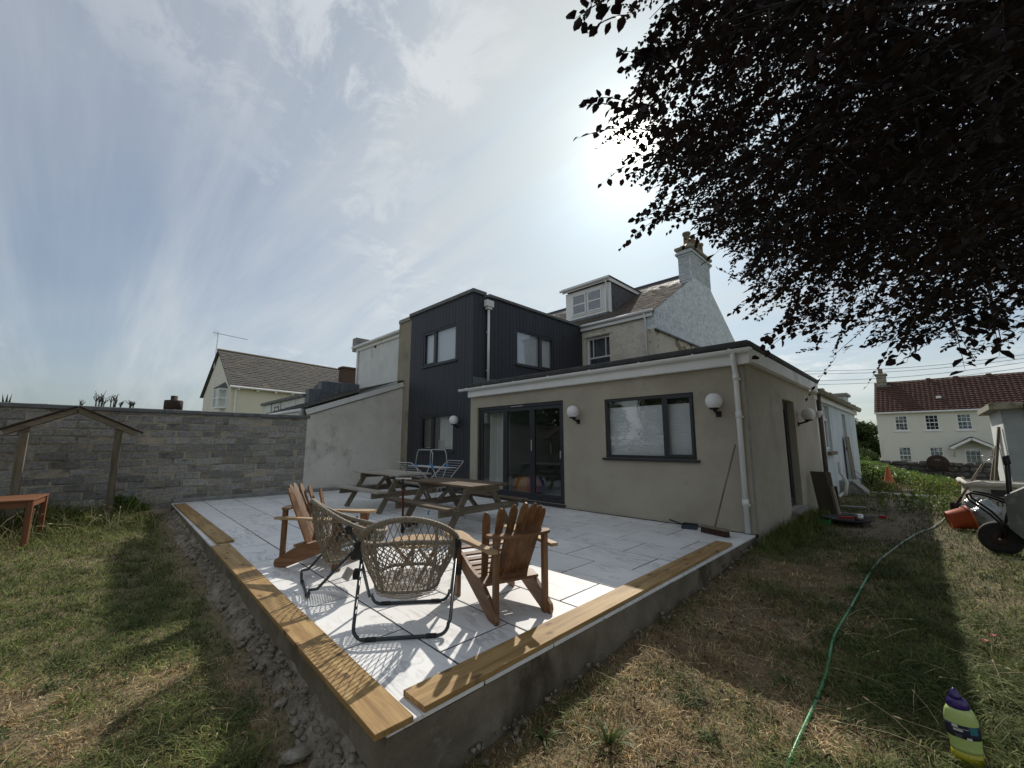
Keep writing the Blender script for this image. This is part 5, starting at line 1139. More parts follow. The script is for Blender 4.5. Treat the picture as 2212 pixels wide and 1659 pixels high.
def barrow():
    t = thing('wheelbarrow', 'grey wheelbarrow tipped on its nose with black tube frame and wheel', 'wheelbarrow', (8.6, -.56, G(8.6, -.55)-.01))
    t.rotation_euler = (0, 0, math.radians(172)); K = .76; c, s_ = math.cos(.47), math.sin(.47)
    def T(p): x, y, z = p; z -= .2; return (x*K, (y*c-z*s_)*K, .21+(y*s_+z*c)*K)          # tipped forward about the axle
    w = MB(); w.lathe([(.06, -.045), (.15, -.045), (.19, -.038), (.21, 0), (.19, .038), (.15, .045), (.06, .045)], 28, (0, 0, .21), Matrix.Rotation(math.pi/2, 3, 'Y')); wh = w.build('wheel', 'black_rubber', t, True)
    MB().lathe([(.02, -.05), (.09, -.047), (.1, 0), (.09, .047), (.02, .05)], 16, (0, 0, .21), Matrix.Rotation(math.pi/2, 3, 'Y')).build('hub', 'rust_iron', wh, True)
    for s in (-1, 1):
        m = MB(); m.tube([T(p) for p in [(s*.09, 0, .2), (s*.12, .18, .38), (s*.2, .4, .62), (s*.26, .62, .98), (s*.29, .78, 1.26)]], .016, 9); h = m.build('handle_tube', 'black_trim', t, True); MB().tube([T(p) for p in [(s*.288, .77, 1.23), (s*.30, .83, 1.37)]], .022, 9).build('grip', 'black_rubber', h, True)
        m = MB(); m.tube([T(p) for p in [(s*.19, .42, .68), (s*.2, .26, .88), (s*.2, .12, .99), (s*.2, .05, .98), (s*.2, .03, .9), (s*.19, .13, .6), (s*.17, .15, .45), (s*.15, .14, .3), (s*.12, .08, .2)]], .0145, 9); m.build('stand_tube', 'black_trim', t, True)
    MB().tube([(-.12, .0, .21), (.12, .0, .21)], .012, 8).build('axle', 'steel', t)
    a = [T(p) for p in [(-.3, .3, .02), (.3, .3, .02), (.24, .22, .34), (-.24, .22, .34), (-.3, .46, .8), (.3, .46, .8), (-.4, .9, .86), (.4, .9, .86), (-.4, .66, -.02), (.4, .66, -.02)]]
    m = MB(); m.add(a, [(3, 2, 5, 4), (0, 1, 2, 3), (4, 5, 7, 6), (0, 3, 4, 6, 8), (1, 9, 7, 5, 2)]); m.build('tray', 'barrow_grey', t)
    m = MB(); m.tube([a[0], a[8], a[6], a[7], a[9], a[1]], .014, 7, closed=True); m.build('tray_rim', 'barrow_grey', t, True)
barrow()
def tub(loc, rx, rz, label, mat='tub_orange', s=1.):
    t = thing('builders_tub', label, 'tub', loc); t.rotation_euler = (rx, 0, rz)
    MB().lathe([(.001, .012*s), (.13*s, .01*s), (.135*s, 0), (.14*s, .005*s), (.185*s, .27*s), (.2*s, .275*s), (.2*s, .295*s), (.178*s, .29*s), (.13*s, .03*s), (.001, .025*s)], 26).build('tub_body', mat, t, True)
    m = MB(); m.tube([(.19*s*math.cos(a), .19*s*math.sin(a)+0, .28*s-.035*s*math.sin((a-.4)*1.4)) for a in np.linspace(.4, 2.6, 12)], .006, 6); m.build('handle', 'black_rubber', t, True)
tub((10.55, -.12, G(10.5, -.4)+.15), math.radians(76), math.radians(12), 'orange plastic builders tub lying on its side against the clear sack')
tub((8.9, -1.16, .62), math.radians(35), math.radians(100), 'orange tub resting high among the handles of the wheelbarrow', s=.95)
def blob(name, r, seed, n=18, mfac=.25, flat=.1):
    rs = np.random.default_rng(seed); V = []; F = []; m = n//2
    ph = rs.random(6)*6
    for i in range(m+1):
        th = math.pi*i/m
        for k in range(n):
            a = 2*math.pi*k/n; q = 1+mfac*(.35*math.sin(3*a+ph[0])*math.sin(2*th+ph[1])+.3*math.sin(5*a+ph[2]+2*th)+.25*math.sin(7*th+ph[3]+a)+.3*(rs.random()-.5))
            V.append((r[0]*q*math.sin(th)*math.cos(a), r[1]*q*math.sin(th)*math.sin(a), max(-r[2]*.9, r[2]*q*math.cos(th))))
    for i in range(m):
        for k in range(n): F.append((i*n+k, i*n+(k+1) % n, (i+1)*n+(k+1) % n, (i+1)*n+k))
    mb = MB(); mb.add(V, F); return mb
m = blob('s', (.30, .27, .25), 5, 26, .3); o = m.build('clear_sack', 'sack_plastic', None, True); o.location = (11.2, -.55, G(11.2, -.55)+.22); tag(o, 'crumpled clear plastic sack standing behind the orange tub', 'sack')
def bulk():
    t = thing('bulk_bag', 'white woven bulk bag with folded rim and dark print behind the wheelbarrow', 'bag', (12.3, -1.35, G(12.3, -1.3)), math.radians(3))
    m = MB(); n = 8
    def P(u, v, f):
        b = .05*math.sin(u*math.pi)*math.sin(v*math.pi)+.015*math.sin(u*9+v*4)
        return {0: (-.5-b, -.9+1.8*u, .72*v), 1: (-.5+1.2*u, .9+b, .72*v), 2: (-.5+1.2*u, -.9-b, .72*v), 3: (.7+b, -.9+1.8*u, .72*v)}[f]
    for f in range(4):
        for i in range(n):
            for j in range(n): m.quad(*[P(a/n, c/n, f) for a, c in ((i, j), (i+1, j), (i+1, j+1), (i, j+1))])
    m.quad((-.5, -.9, .6), (.7, -.9, .6), (.7, .9, .6), (-.5, .9, .6)); m.build('bag_body', 'bulk_white', t, True)
    m = MB()
    P2 = [(-.53+random.uniform(-.02, .02), -.93+1.86*k/12, .70+random.uniform(-.03, .04)) for k in range(13)]+[(-.5+1.2*k/6, .93+random.uniform(-.02, .02), .7+random.uniform(-.02, .05)) for k in range(1, 7)]
    m.tube(P2, [.045+random.uniform(-.012, .02) for _ in P2], 7); m.build('folded_rim', 'bulk_white', t, True)
    q = onX(2142, 1086, 11.72); ly, lz = q[1]+1.35, q[2]-t.location.z
    text('print', 'An', .2, 'text_dark', t, Matrix.Translation((-.585, ly, lz)) @ Matrix.Rotation(-math.pi/2, 4, 'Z') @ Matrix.Rotation(math.pi/2, 4, 'X'))
    MB().box(-.59, -.584, ly-.22, ly+.02, lz+.12, lz+.24).build('print_block', 'text_dark', t)
bulk()
def spade():
    t = thing('spade', 'wooden handled spade with metal loop grip standing against the bulk bag', 'spade', (11.75, -.27, G(11.7, -.3)))
    b = Vector((0, -.0, .3)); tp = Vector((.15, -.5, 1.2))
    t2 = (tp-b).normalized(); sx = t2.cross(Vector((-1, -.2, 0))).normalized()
    m = MB(); m.tube([b, b.lerp(tp, .86)], .019, 8); m.build('shaft', 'weathered_Z', t, True)
    m = MB(); e = Vector((0, 1, 0.05)).normalized(); n0 = b.lerp(tp, .84); n1 = b.lerp(tp, .9); g0 = n1+t2*.13+e*.075; g1 = n1+t2*.13-e*.075; m.tube([n0, n1, n1+t2*.05+e*.05, g0, g0-e*.03+t2*.012, g1+e*.03+t2*.012, g1, n1+t2*.05-e*.05, n1], .013, 8); m.build('grip', 'steel', t, True)
    m = MB(); m.bar(b+t2*.04, b-t2*.0+Vector((0, .0, -.30)), .2, .006, (-1, 0, .2)); m.tube([b-t2*.05, b+t2*.18], .024, 8); m.build('blade', 'rust_iron', t)
spade()
p = onG(1728.1+1465*.1323, 960.1+665*.1323)
t = thing('traffic_cone', 'faded orange traffic cone standing in the grass before the ivy bed', 'cone', (p[0], p[1], G(p[0], p[1])), 0)
MB().lathe([(.19, .03), (.17, .05), (.035, .66), (.03, .70), (.02, .70)], 18).build('cone_body', 'cone_orange', t, True); MB().box(-.23, .23, -.23, .23, 0, .035, .01).build('base', 'cone_orange', t)

# sheets and boards leaning on the side wall, seen face on
def leaning(name, X, quad, th, mat, label, ribs=0):
    q = [onX(1728.1+a*.1323, 960.1+b*.1323, X) for a, b in quad]; z0 = G(X, q[0][1])
    bl, br, tr, tl = [Vector((0, p[1], p[2])) for p in q]; dz = z0-bl.z; bl.z = br.z = z0
    t = thing(name, label, 'board', (X, bl.y, z0), 0, 'boards leaning on the side wall'); o = Vector((0, bl.y, z0))
    def P(u, v, d): p = (bl.lerp(br, u)).lerp(tl.lerp(tr, u), v)-o; return (d+.12*v, p.y, p.z)
    MB().box(0, 1, 0, 1, 0, th, .003, P).build('sheet', mat, t)
    for k in range(ribs): MB().box((k+.2)/ribs, (k+.8)/ribs, .01, .99, -.005, -.0005, 0, P).build('rib', mat, t)
leaning('decking_sheet', 10.65, ((330, 1150), (620, 1165), (395, 452), (142, 440)), .03, 'deck_board', 'wide ribbed brown decking sheet leaning on the side wall', 22)
leaning('plain_sheet', 10.95, ((470, 1100), (640, 1110), (480, 458), (340, 450)), .02, 'weathered_Z', 'plain grey brown sheet leaning behind the ribbed decking')
leaning('batten_board', 10.55, ((635, 1165), (682, 1168), (535, 700), (500, 696)), .05, 'pale_Y', 'narrow pale batten propped in front of the decking sheet')
leaning('dark_batten', 11.0, ((610, 1060), (675, 1060), (582, 690), (530, 690)), .05, 'dark_wood', 'narrow dark batten propped behind the pale one')
def bits():
    p = onG(1728.1+760*.1323, 960.1+1290*.1323); z = G(p[0], p[1])
    t = thing('mixing_board', 'low round black plastic lid on the ground holding tools', 'lid', (p[0], p[1], z+.05)); MB().lathe([(.28, 0), (.36, .02), (.37, .05), (.34, .055), (.3, .03), (.001, .028)], 24).build('lid_body', 'black_rubber', t, True)
    m = MB(); m.lathe([(.06, 0), (.07, .03), (.065, .09), (.055, .1), (.001, .1)], 14); o = m.build('metal_tin', 'steel', None, True); o.location = (p[0]-.02, p[1]-.19, z+.085); tag(o, 'dull metal tin standing on the round black lid', 'tin')
    m = MB(); m.bar((0, 0, .0), (.05, -.22, .01), .05, .04); m.bar((.05, -.22, .01), (.07, -.3, .01), .03, .03); o = m.build('red_tool', 'red_plastic'); o.location = (p[0]-.1, p[1]+.1, z+.11); tag(o, 'red handled tool lying across the round black lid', 'tool')
    q = onG(1728.1+960*.1323, 960.1+1190*.1323); z = G(q[0], q[1]); t = thing('spirit_level', 'long grey level with red ends lying on the bare soil', 'level', (q[0], q[1], z+.02), math.radians(-84))
    MB().box(-.3, .3, -.02, .02, 0, .05, .004).build('body', 'concrete_cap', t); 
    for s in (-1, 1): MB().box(s*.36-.06, s*.36+.06, -.025, .025, -.002, .055, .01).build('end_cap', 'red_plastic', t)
    q = onG(1728.1+200*.1323, 960.1+1290*.1323); m = MB(); z = G(q[0], q[1])
    for a, b, c, d in ((-.2, .2, -.12, -.11), (-.2, .2, .11, .12), (-.2, -.19, -.11, .11), (.19, .2, -.11, .11)): m.box(a, b, c, d, 0, .09)
    m.box(-.2, .2, -.12, .12, -.005, 0.001); o = m.build('green_tray', 'green_plastic'); o.location = (q[0]+.1, q[1]-.15, z+.01); tag(o, 'small green plastic tray in long grass below the side door', 'tray')
    q = onG(1728.1+810*.1323, 960.1+1040*.1323); o = MB().box(-.3, .3, -.09, .09, 0, .05, .006).build('stone_slab', 'concrete_cap'); o.location = (q[0], q[1], G(q[0], q[1])); o.rotation_euler = (0, 0, -1.4); tag(o, 'flat grey slab lying on the ground near the leaning boards', 'slab')
    a = onG(1728.1+690*.1323, 960.1+785*.1323); b = onG(1728.1+1900*.1323, 960.1+872*.1323); c = onG(1728.1+2250*.1323, 960.1+890*.1323)
    P = [Vector((q[0], q[1], G(q[0], q[1])+.05)) for q in (a, b, c)]; tag(MB().tube(P, .045, 10).build('waste_pipe', 'pipe_white', None, True), 'long white plastic pipe lying across the path', 'pipe')
    d = onG(1728.1+640*.1323, 960.1+880*.1323); e_ = onG(1728.1+735*.1323, 960.1+815*.1323); tag(MB().tube([(d[0], d[1], G(d[0], d[1])+.05), (e_[0], e_[1], G(e_[0], e_[1])+.06)], .045, 10).build('pipe_offcut', 'pipe_white', None, True), 'short white pipe offcut near the painted wing', 'pipe')
    m = MB(); x, y = 15.0, 1.83; m.tube([(x, y, .78), (x, y, .5), (x+.02, y-.06, .38), (x+.02, y-.12, .22), (x, y-.1, .1), (x-.02, y-.05, -.2)], .045, 10); tag(m.build('soil_pipe', 'pipe_white', None, True), 'bent white soil pipe rising against the painted wing', 'pipe')
    t = thing('concrete_step', 'small sloping concrete step with pale edge beside the soil pipe', 'step', (16.0, 1.75, G(16, 1.7))); m = MB(); m.prism([(.2, 0), (.2, .42), (-.1, .42), (-.5, 0)], -.45, .45, lambda a, b, d: (d, a, b)); m.build('block', 'concrete_cap', t); m = MB(); m.bar((-.47, -.1, .42), (-.47, -.5, .02), .04, .03); m.build('edge', 'concrete_cap', t)
bits()
# ================================================================ shed at the right
def shed():
    t = thing('outbuilding', 'small white and grey rendered outbuilding with flat roof behind the bulk bag', 'building', (16.6, -1.5, -.3)); x0, y0 = 16.6, -1.45
    op = (17.4, 18.1, .7, 1.75)
    wall(MB(), lambda u, z, d: (u, y0-d, z), x0+.2, 19.6, -.4, 2.18, .2, [op]).build('wall', 'white_render', t, world=True)
    MB().box(x0, x0+.2, -4.6, y0, -.4, 2.18).build('wall', 'shed_grey', t, world=True)
    MB().box(19.4, 19.6, -4.6, y0-.2, -.4, 2.18).build('wall', 'white_render', t, world=True)
    MB().box(x0-.2, 19.8, y0-.35, y0+.22, 2.181, 2.36, .02).build('roof_edge', 'lichen_stone', t, world=True); MB().box(x0-.16, 19.8, -4.7, y0-.351, 2.2, 2.3, .01).build('roof', 'roof_edge', t, world=True)
    MB().box(x0-.12, x0-.02, -4.6, y0-.4, 1.98, 2.18, .01).build('fascia', 'upvc_worn', t, world=True)
    m = MB(); fn = lambda u, z, d: (u, y0-d, z); frame(m, fn, *op, .06, .03, .12); w = m.build('window', 'upvc_worn', t, world=True); m = MB(); ub(m, fn, op[0]+.05, op[1]-.05, op[2]+.05, op[3]-.05, .07, .078); m.build('pane', 'glass_far', w, world=True)
    for i, (x, mt, lb) in enumerate(((18.3, 'weathered_Z', 'short grey timber leaning on the white face of the outbuilding'), (17.0, 'weathered_Z', 'tall grey timber leaning near the corner of the outbuilding'))):
        g = G(x, y0+.4); h = (1.45, 1.95)[i]; o = MB().bar((x, y0+.35, g), (x+.08, y0+.05, g+h), .16, .05, (0, 1, .2)).build('timber', mt); tag(o, lb, 'timber', 'timbers leaning on the outbuilding')
shed()
# ================================================================ stone wall, iron disc
def stone_wall():
    X = 27.0; t = thing('stone_wall', 'low dark rubble stone wall in front of the terrace house', 'wall', (X, 0, -.5))
    MB().box(X+.08, X+.4, -7, 7, -1.0, .38).build('core', 'field_stone', t, world=True)
    y = 2.6; n = 0
    rows = [(-.42, .25), (-.17, .22), (.05, .23), (.28, .21)]
    for z0, h in rows:
        y = 4.2
        while y > -4.2:
            w = random.uniform(.28, .6); hh = h*random.uniform(.85, 1.05); m = MB(); m.box(X+random.uniform(-.03, .03), X+.3, y-w+.015, y-.015, z0+.012, z0+hh, .05)
            m.v = [(a+random.uniform(-.02, .02), b+random.uniform(-.02, .02), c+random.uniform(-.025, .025)) for a, b, c in m.v]; m.build('stone', 'field_stone', t, world=True); y -= w; n += 1
stone_wall()
t = thing('iron_disc', 'round rusty iron lid leaning against the stone wall', 'lid', (26.75, -.24, G(26.7, -.2)))
m = MB(); m.lathe([(.001, -.02), (.34, -.02), (.37, 0), (.34, .02), (.001, .03)], 28, (0, 0, .72), Matrix.Rotation(math.pi/2-.2, 3, 'Y')); m.build('disc', 'rust_iron', t, True); m = MB(); m.box(-.06, -.03, -.1, .1, .84, .87, .01); m.build('handle', 'steel', t)
# flue beyond the block wall
t = thing('flue_pot', 'black round flue pot showing above the block wall', 'chimney pot', (1.43, 15.0, 1.2)); MB().lathe([(.2, 0), (.2, 1.06), (.215, 1.07), (.215, 1.3), (.2, 1.32), (.08, 1.33), (.08, 1.45), (.001, 1.46)], 20).build('pot_body', 'rust_iron', t, True)
# ================================================================ rubble along the patio base
def rubble():
    V = []; F = []
    def stone(c, r, sq=.7):
        k = len(V); ph = rng.random((8, 3))
        base = np.array([(sx, sy, sz) for sx in (-1, 1) for sy in (-1, 1) for sz in (-1, 1)], float)*(.6+.5*ph)
        a = rng.random()*6.28; R = np.array([[math.cos(a), -math.sin(a), 0], [math.sin(a), math.cos(a), 0], [0, 0, 1]])
        P = (base*np.array([r, r*.75, r*sq]))@R.T + c; V.extend(P.tolist()); F.extend([[k+i for i in q] for q in ((0, 1, 3, 2), (4, 6, 7, 5), (0, 4, 5, 1), (2, 3, 7, 6), (0, 2, 6, 4), (1, 5, 7, 3))])
    for i in range(1500):
        y = PY0-.3+rng.random()**1.3*9.8; d = abs(rng.normal(0, .065)); x = skew(PX0, max(y, PY0))-.0-d; r = .005+.028*rng.random()**6
        stone(np.array([x, y, gz(x, y)+.10*math.exp(-(d/.1)**2)+r*.1]), r, .5)
    for i in range(260):
        x = 1.1+rng.random()**1.3*6; d = abs(rng.normal(0, .06)); y = PY0-.01-d; r = .005+.016*rng.random()**4; stone(np.array([x, y, gz(x, y)+.05*math.exp(-(d/.07)**2)]), r)
    o = link('rubble', mesh_np('rubble', np.array(V), np.array(F)), 'rubble'); tag(o, 'loose broken mortar rubble heaped along the patio base', 'rubble', kind='stuff')
    # mound of packed mortar the chips lie on
    m = MB(); ny = 90
    for i in range(ny):
        y0, y1 = PY0-.1+i*9.9/ny, PY0-.1+(i+1)*9.9/ny
        for j in range(4):
            def P(y, k):
                w = .12+.09*float(vnoise(y, 3, .5)); x = skew(PX0, max(y, PY0))+.03-w*k/4*1.15; return (x, y, float(gz(x, y))-.03+(.17*(.55+.7*float(vnoise(y, 9+k, .16))))*(1-k/4)**1.2+.03*float(vnoise(y, k*3, .07)))
            m.quad(P(y0, j), P(y1, j), P(y1, j+1), P(y0, j+1))
    tag(m.build('mortar_bank', 'rubble', None, True), kind='structure')
    big = [(640, 1640, .075), (690, 1655, .065), (672, 1600, .05), (610, 1520, .045), (585, 1455, .04), (650, 1560, .055), (560, 1405, .04), (700, 1625, .045), (525, 1335, .035), (1115, 1570, .035), (1130, 1563, .03)]
    for x, y, r in big:
        p = onG(x, y); V2 = [(a*r*random.uniform(.8, 1.15), b*r*.8*random.uniform(.8, 1.15), c*r*.42*random.uniform(.6, 1.2)) for a, b, c in MB().box(-1, 1, -1, 1, -1, 1, .55).v]
        mb = MB(); bx = MB().box(-1, 1, -1, 1, -1, 1, .55); mb.add(V2, bx.f); o = mb.build('stone', 'rubble'); o.location = (p[0], p[1], float(gz(p[0], p[1]))+r*.3); o.rotation_euler = (random.uniform(-.3, .3), random.uniform(-.3, .3), random.uniform(0, 6))
        if x > 1000: tag(o, 'pale stone lying on the lawn by the smooth grey side of the patio base', 'stone', 'stones by the grey side of the patio base')
        else: tag(o, 'large pale chunk of mortar in the rubble strip below the long plank', 'stone', 'mortar chunks in the rubble strip')
rubble()

# ================================================================ grass
def patio_mask(x, y): return ((x > PX0-.10+.022*np.clip(y-PY0, 0, 10)) & (x < 7.0) & (y > PY0-.05)) | ((x > 6.9) & (y > YS-.02)) | (y > 12.05)
def grass():
    N = 900000
    # candidates around the camera, denser close by
    r = .7+22*rng.random(N)**1.75; az = np.radians(rng.uniform(-16, 108, N)); x = r*np.sin(az); y = r*np.cos(az)
    keep = ~patio_mask(x, y) & (y > -3.2) & (x > -3.2) & ~((x > 21.2) & (x < 27)) ; x, y, r = x[keep], y[keep], r[keep]
    n1 = vnoise(x, y, 1.3); n2 = vnoise(x+31, y+7, .42); n3 = vnoise(x+9, y+55, 3.1); n4 = vnoise(x+3, y+20, .16)
    dens = .25+.75*np.clip((n1*.5+n2*.35+n4*.35-.22)*2.2, 0, 1)
    path = np.exp(-((y-.55)/.75)**2)*np.clip((x-7.5)/2, 0, 1)           # trodden soil towards the back
    edge = np.exp(-((x-(PX0-.15+.022*np.clip(y-PY0, 0, 10)))/.17)**2)*(y > 1.6)
    dens = dens*(1-.86*path)*(1-.93*edge)
    k = rng.random(len(x)) < dens; x, y, r, n1, n2, n3, n4, path = [a[k] for a in (x, y, r, n1, n2, n3, n4, path)]
    n = len(x)
    green = .42*n1+.35*n2+.3*(n3-.5)+.18*rng.standard_normal(n)*.6+.13
    green += .06 + .34*np.clip((y-4.0)/5, 0, 1)*(x < 1.4) + .2*np.clip((x-2.4)/2, 0, 1)*(y < .45)+ .34*np.exp(-((y-1.5)/.35)**2)*(x > 6.2) - .14*((y < 4.5) & (x < 1)) - .1*((x > .8) & (x < 3.4) & (y > .4))
    isg = green > .5
    tall = np.zeros(n)
    tall = np.maximum(tall, np.exp(-((y-11.5)/1.1)**2)*(x < .9)*.9)
    tall = np.maximum(tall, np.exp(-((y-1.62)/.22)**2)*np.clip((x-6.3)/.8, 0, 1)*(x < 10.4)*.8)
    tall = np.maximum(tall, np.clip((x-2.6)/1.5, 0, 1)*np.clip((.62-y)/.6, 0, 1)*(x < 7)*.12*n2*2)
    tall = np.maximum(tall, np.clip((x-15)/3, 0, 1)*.5)
    tall *= .45+.9*n2
    h = (.014+.03*rng.random(n)**1.6)*(1+.6*isg)*(.5+1.1*vnoise(x+5, y+44, .13)) + tall*(.08+.26*rng.random(n)**1.5)
    h *= 1+.5*np.clip((r-6)/10, 0, 1)
    w = (.0014+.0018*rng.random(n))*(1+.10*np.clip(r-2, 0, 20)) + tall*.0015
    a = rng.uniform(0, 6.283, n); lean = np.where(tall > .25, rng.uniform(.1, .8, n), rng.uniform(.5, 2.4, n))
    dx, dy = np.cos(a), np.sin(a); z = gz(x, y)-.004
    base = np.stack([x, y, z], 1); side = np.stack([-dy, dx, np.zeros(n)], 1)*w[:, None]; fw = np.stack([dx, dy, np.zeros(n)], 1); up = np.array([0, 0, 1.])
    mid = base + fw*(h*lean*.35)[:, None] + up*(h*.62)[:, None]; tip = base + fw*(h*lean)[:, None] + up*(h*(1.05-.22*np.minimum(lean, 2.2)))[:, None]
    V = np.stack([base-side, base+side, mid+side*.8, mid-side*.8, tip+side*.12, tip-side*.12], 1).reshape(-1, 3)
    b = np.arange(n)[:, None]*6; F = np.concatenate([b+np.array([[0, 1, 2, 3]]), b+np.array([[3, 2, 4, 5]])], 0)
    dry = np.array([[.30, .205, .095], [.38, .28, .15], [.22, .145, .07], [.46, .38, .24]]); grn = np.array([[.085, .115, .028], [.12, .145, .04], [.055, .085, .02], [.16, .17, .06]])
    col = np.where(isg[:, None], grn[rng.integers(0, 4, n)], dry[rng.integers(0, 4, n)])*rng.uniform(.72, 1.5, (n, 1))*(.62+.75*vnoise(x+70, y+11, .11))[:, None]*(.75+.5*vnoise(x+17, y+91, .3))[:, None]
    col = col*(1-.35*path[:, None])
    o = link('grass', mesh_np('grass', V, F, np.repeat(col, 6, 0)), 'grass'); tag(o, 'dry patchy lawn grass mixed straw brown and green', 'grass', kind='stuff')
    # long bent straw stalks with seed heads
    V = []; Fq = []; C = []; ns = 520
    m = MB()
    for i in range(ns):
        if i < 220: x = rng.uniform(-2.4, .9); y = rng.uniform(9.6, 11.9); hh = rng.uniform(.25, .6)
        elif i < 330: rr = rng.uniform(1.4, 5); az = math.radians(rng.uniform(60, 97)); x = rr*math.sin(az); y = rr*math.cos(az); hh = rng.uniform(.08, .22)
        elif i < 420: rr = rng.uniform(1.3, 4); az = math.radians(rng.uniform(-8, 22)); x = rr*math.sin(az)*.9; y = rr*math.cos(az); hh = rng.uniform(.05, .14)
        else: x = rng.uniform(14, 22); y = rng.uniform(.2, 2.2); hh = rng.uniform(.2, .5)
        if patio_mask(np.array(x), np.array(y)): continue
        a = rng.uniform(0, 6.28); ln = rng.uniform(.2, 1.3) if i < 220 or i >= 420 else rng.uniform(.6, 2.6); z = float(gz(x, y))
        P = [(x+math.cos(a)*hh*ln*s*s, y+math.sin(a)*hh*ln*s*s, z+hh*(s-.42*min(ln, 2.)*s*s*.8)) for s in (0, .35, .7, 1)]
        R = [.0012, .0011, .0009, .0006]
        if rng.random() < .35: e = Vector(P[3])-Vector(P[2]); P += [tuple(Vector(P[3])+e*.12), tuple(Vector(P[3])+e*.3)]; R += [.004, .001]
        m.tube(P, [q*(1+.08*math.hypot(x, y)) for q in R], 4, caps=False)
    M('straw', [(.42, .34, .2), (.55, .46, .3)], 3, .8, coord='World'); tag(m.build('straw_stalks', 'straw'), 'long bent straw stalks and seed heads in the lawn', 'grass stalks', kind='stuff')
grass()
def litter():
    n = 420; r = 1.0+8*rng.random(n)**1.3; az = np.radians(rng.uniform(50, 100, n)); x = r*np.sin(az); y = r*np.cos(az); k = ~patio_mask(x, y); x, y = x[k], y[k]; n = len(x)
    P = np.stack([x, y, gz(x, y)+.015+.02*rng.random(n)], 1); V, F = leaves_np(P, np.stack([rng.standard_normal(n), rng.standard_normal(n), .1*rng.standard_normal(n)], 1), np.stack([.4*rng.standard_normal(n), .4*rng.standard_normal(n), np.ones(n)], 1), rng.uniform(.03, .06, n), rng.uniform(.02, .035, n), .4)
    tag(link('fallen_leaves', mesh_np('fallen_leaves', V, F), 'dead_leaf'), 'dead brown leaves scattered over the dry lawn', 'leaves', kind='stuff')
    P = []
    for _ in range(46):
        if rng.random() < .55: rr = rng.uniform(1.5, 7); a = math.radians(rng.uniform(58, 97)); cx, cy = rr*math.sin(a), rr*math.cos(a)
        else: rr = rng.uniform(1.8, 9); a = math.radians(rng.uniform(-8, 16)); cx, cy = rr*math.sin(a), rr*math.cos(a)
        s = rng.uniform(.06, .22); m = int(160*s/.15); P.append(np.stack([cx+rng.standard_normal(m)*s*.5, cy+rng.standard_normal(m)*s*.5, rng.uniform(.005, .035, m)], 1))
    P = np.concatenate(P); P = P[~patio_mask(P[:, 0]+.1, P[:, 1]+.1)]; P[:, 2] += gz(P[:, 0], P[:, 1]); n = len(P)
    V, F = leaves_np(P, np.stack([rng.standard_normal(n), rng.standard_normal(n), .3*np.ones(n)], 1), np.stack([.3*rng.standard_normal(n), .3*rng.standard_normal(n), np.ones(n)], 1), rng.uniform(.012, .03, n), rng.uniform(.01, .02, n))
    tag(link('clover', mesh_np('clover', V, F), 'leaf_green'), 'small patches of green clover in the lawn', 'clover', kind='stuff')
litter()

# ================================================================ leafy plants
def leafball(n, fn_pos, L, nrm_up=.6, seed=1):
    rs = np.random.default_rng(seed); P = fn_pos(rs, n); D = rs.standard_normal((n, 3)); D[:, 2] -= .25; Nn = rs.standard_normal((n, 3)); Nn[:, 2] += nrm_up*2
    return leaves_np(P, D, Nn, L*rs.uniform(.6, 1.2, n), L*.55*rs.uniform(.7, 1.1, n))
def clumps(centers, radii, per):
    def f(rs, n):
        k = rs.integers(0, len(centers), n); d = rs.standard_normal((n, 3)); d /= np.linalg.norm(d, axis=1, keepdims=True); return np.array(centers)[k]+d*np.array(radii)[k][:, None]*rs.uniform(.55, 1.05, (n, 1))**.6
    return f
def bushy(name, label, loc, size, n, leaf, mat, cat, seed, lumps=16, trunk=.0, group=None):
    rs = np.random.default_rng(seed); t = thing(name, label, cat, loc, 0, group); C = []; R = []
    for i in range(lumps):
        a = rs.uniform(0, 6.28); q = rs.uniform(0, 1)**.6; zz = rs.uniform(.15, 1)
        C.append((size[0]*q*math.cos(a)*math.sqrt(max(.1, 1-zz*zz*.7)), size[1]*q*math.sin(a)*math.sqrt(max(.1, 1-zz*zz*.7)), trunk+size[2]*zz*.85)); R.append(rs.uniform(.22, .42)*min(size))
    V, F = leafball(n, clumps(C, R, n), leaf, seed=seed); cr = link('crown', mesh_np('crown', V, F), mat, t); cr['kind'] = 'stuff'
    m = MB(); h = trunk+size[2]*.6; r = .05*size[2]*.5; m.tube([(0, 0, -.2), (.03, .02, h*.5), (0, .05, h)], [r, r*.75, r*.35], 7)
    for c in C[:7]: m.tube([(0, 0, h*.35), tuple(Vector(c)*.6+Vector((0, 0, h*.25))), c], [r*.5, r*.3, r*.1], 5)
    m.build('trunk', 'bark', t, True); return t
bushy('leafy_weed', 'bright green leafy weed growing at the right foot of the timber arch', (.55, 11.6, float(gz(.5, 11.6))), (.28, .25, .5), 700, .07, 'leaf_bright', 'plant', 3, 12)
bushy('background_tree', 'dark green tree beside the gable of the pantile house', (50, 4.6, -1.3), (2.2, 2.2, 3.6), 9000, .28, 'leaf_green', 'tree', 11, 26, 1.2)
bushy('background_tree', 'very dark evergreen tree between the painted wing and the pantile house', (58, 7.0, -1.3), (2.6, 2.6, 3.4), 7000, .3, 'leaf_dark', 'tree', 12, 24, 1.0)
bushy('garden_bush', 'grey green rounded bush before the gable of the pantile house', (41, 3.7, -.9), (1.3, 1.4, 1.7), 6000, .16, 'leaf_green', 'bush', 13, 20)
bushy('garden_bush', 'bright yellow green bush beside the corner of the painted wing', (33, 3.2, -.6), (.7, .8, 1.2), 3500, .12, 'leaf_bright', 'bush', 14, 16)
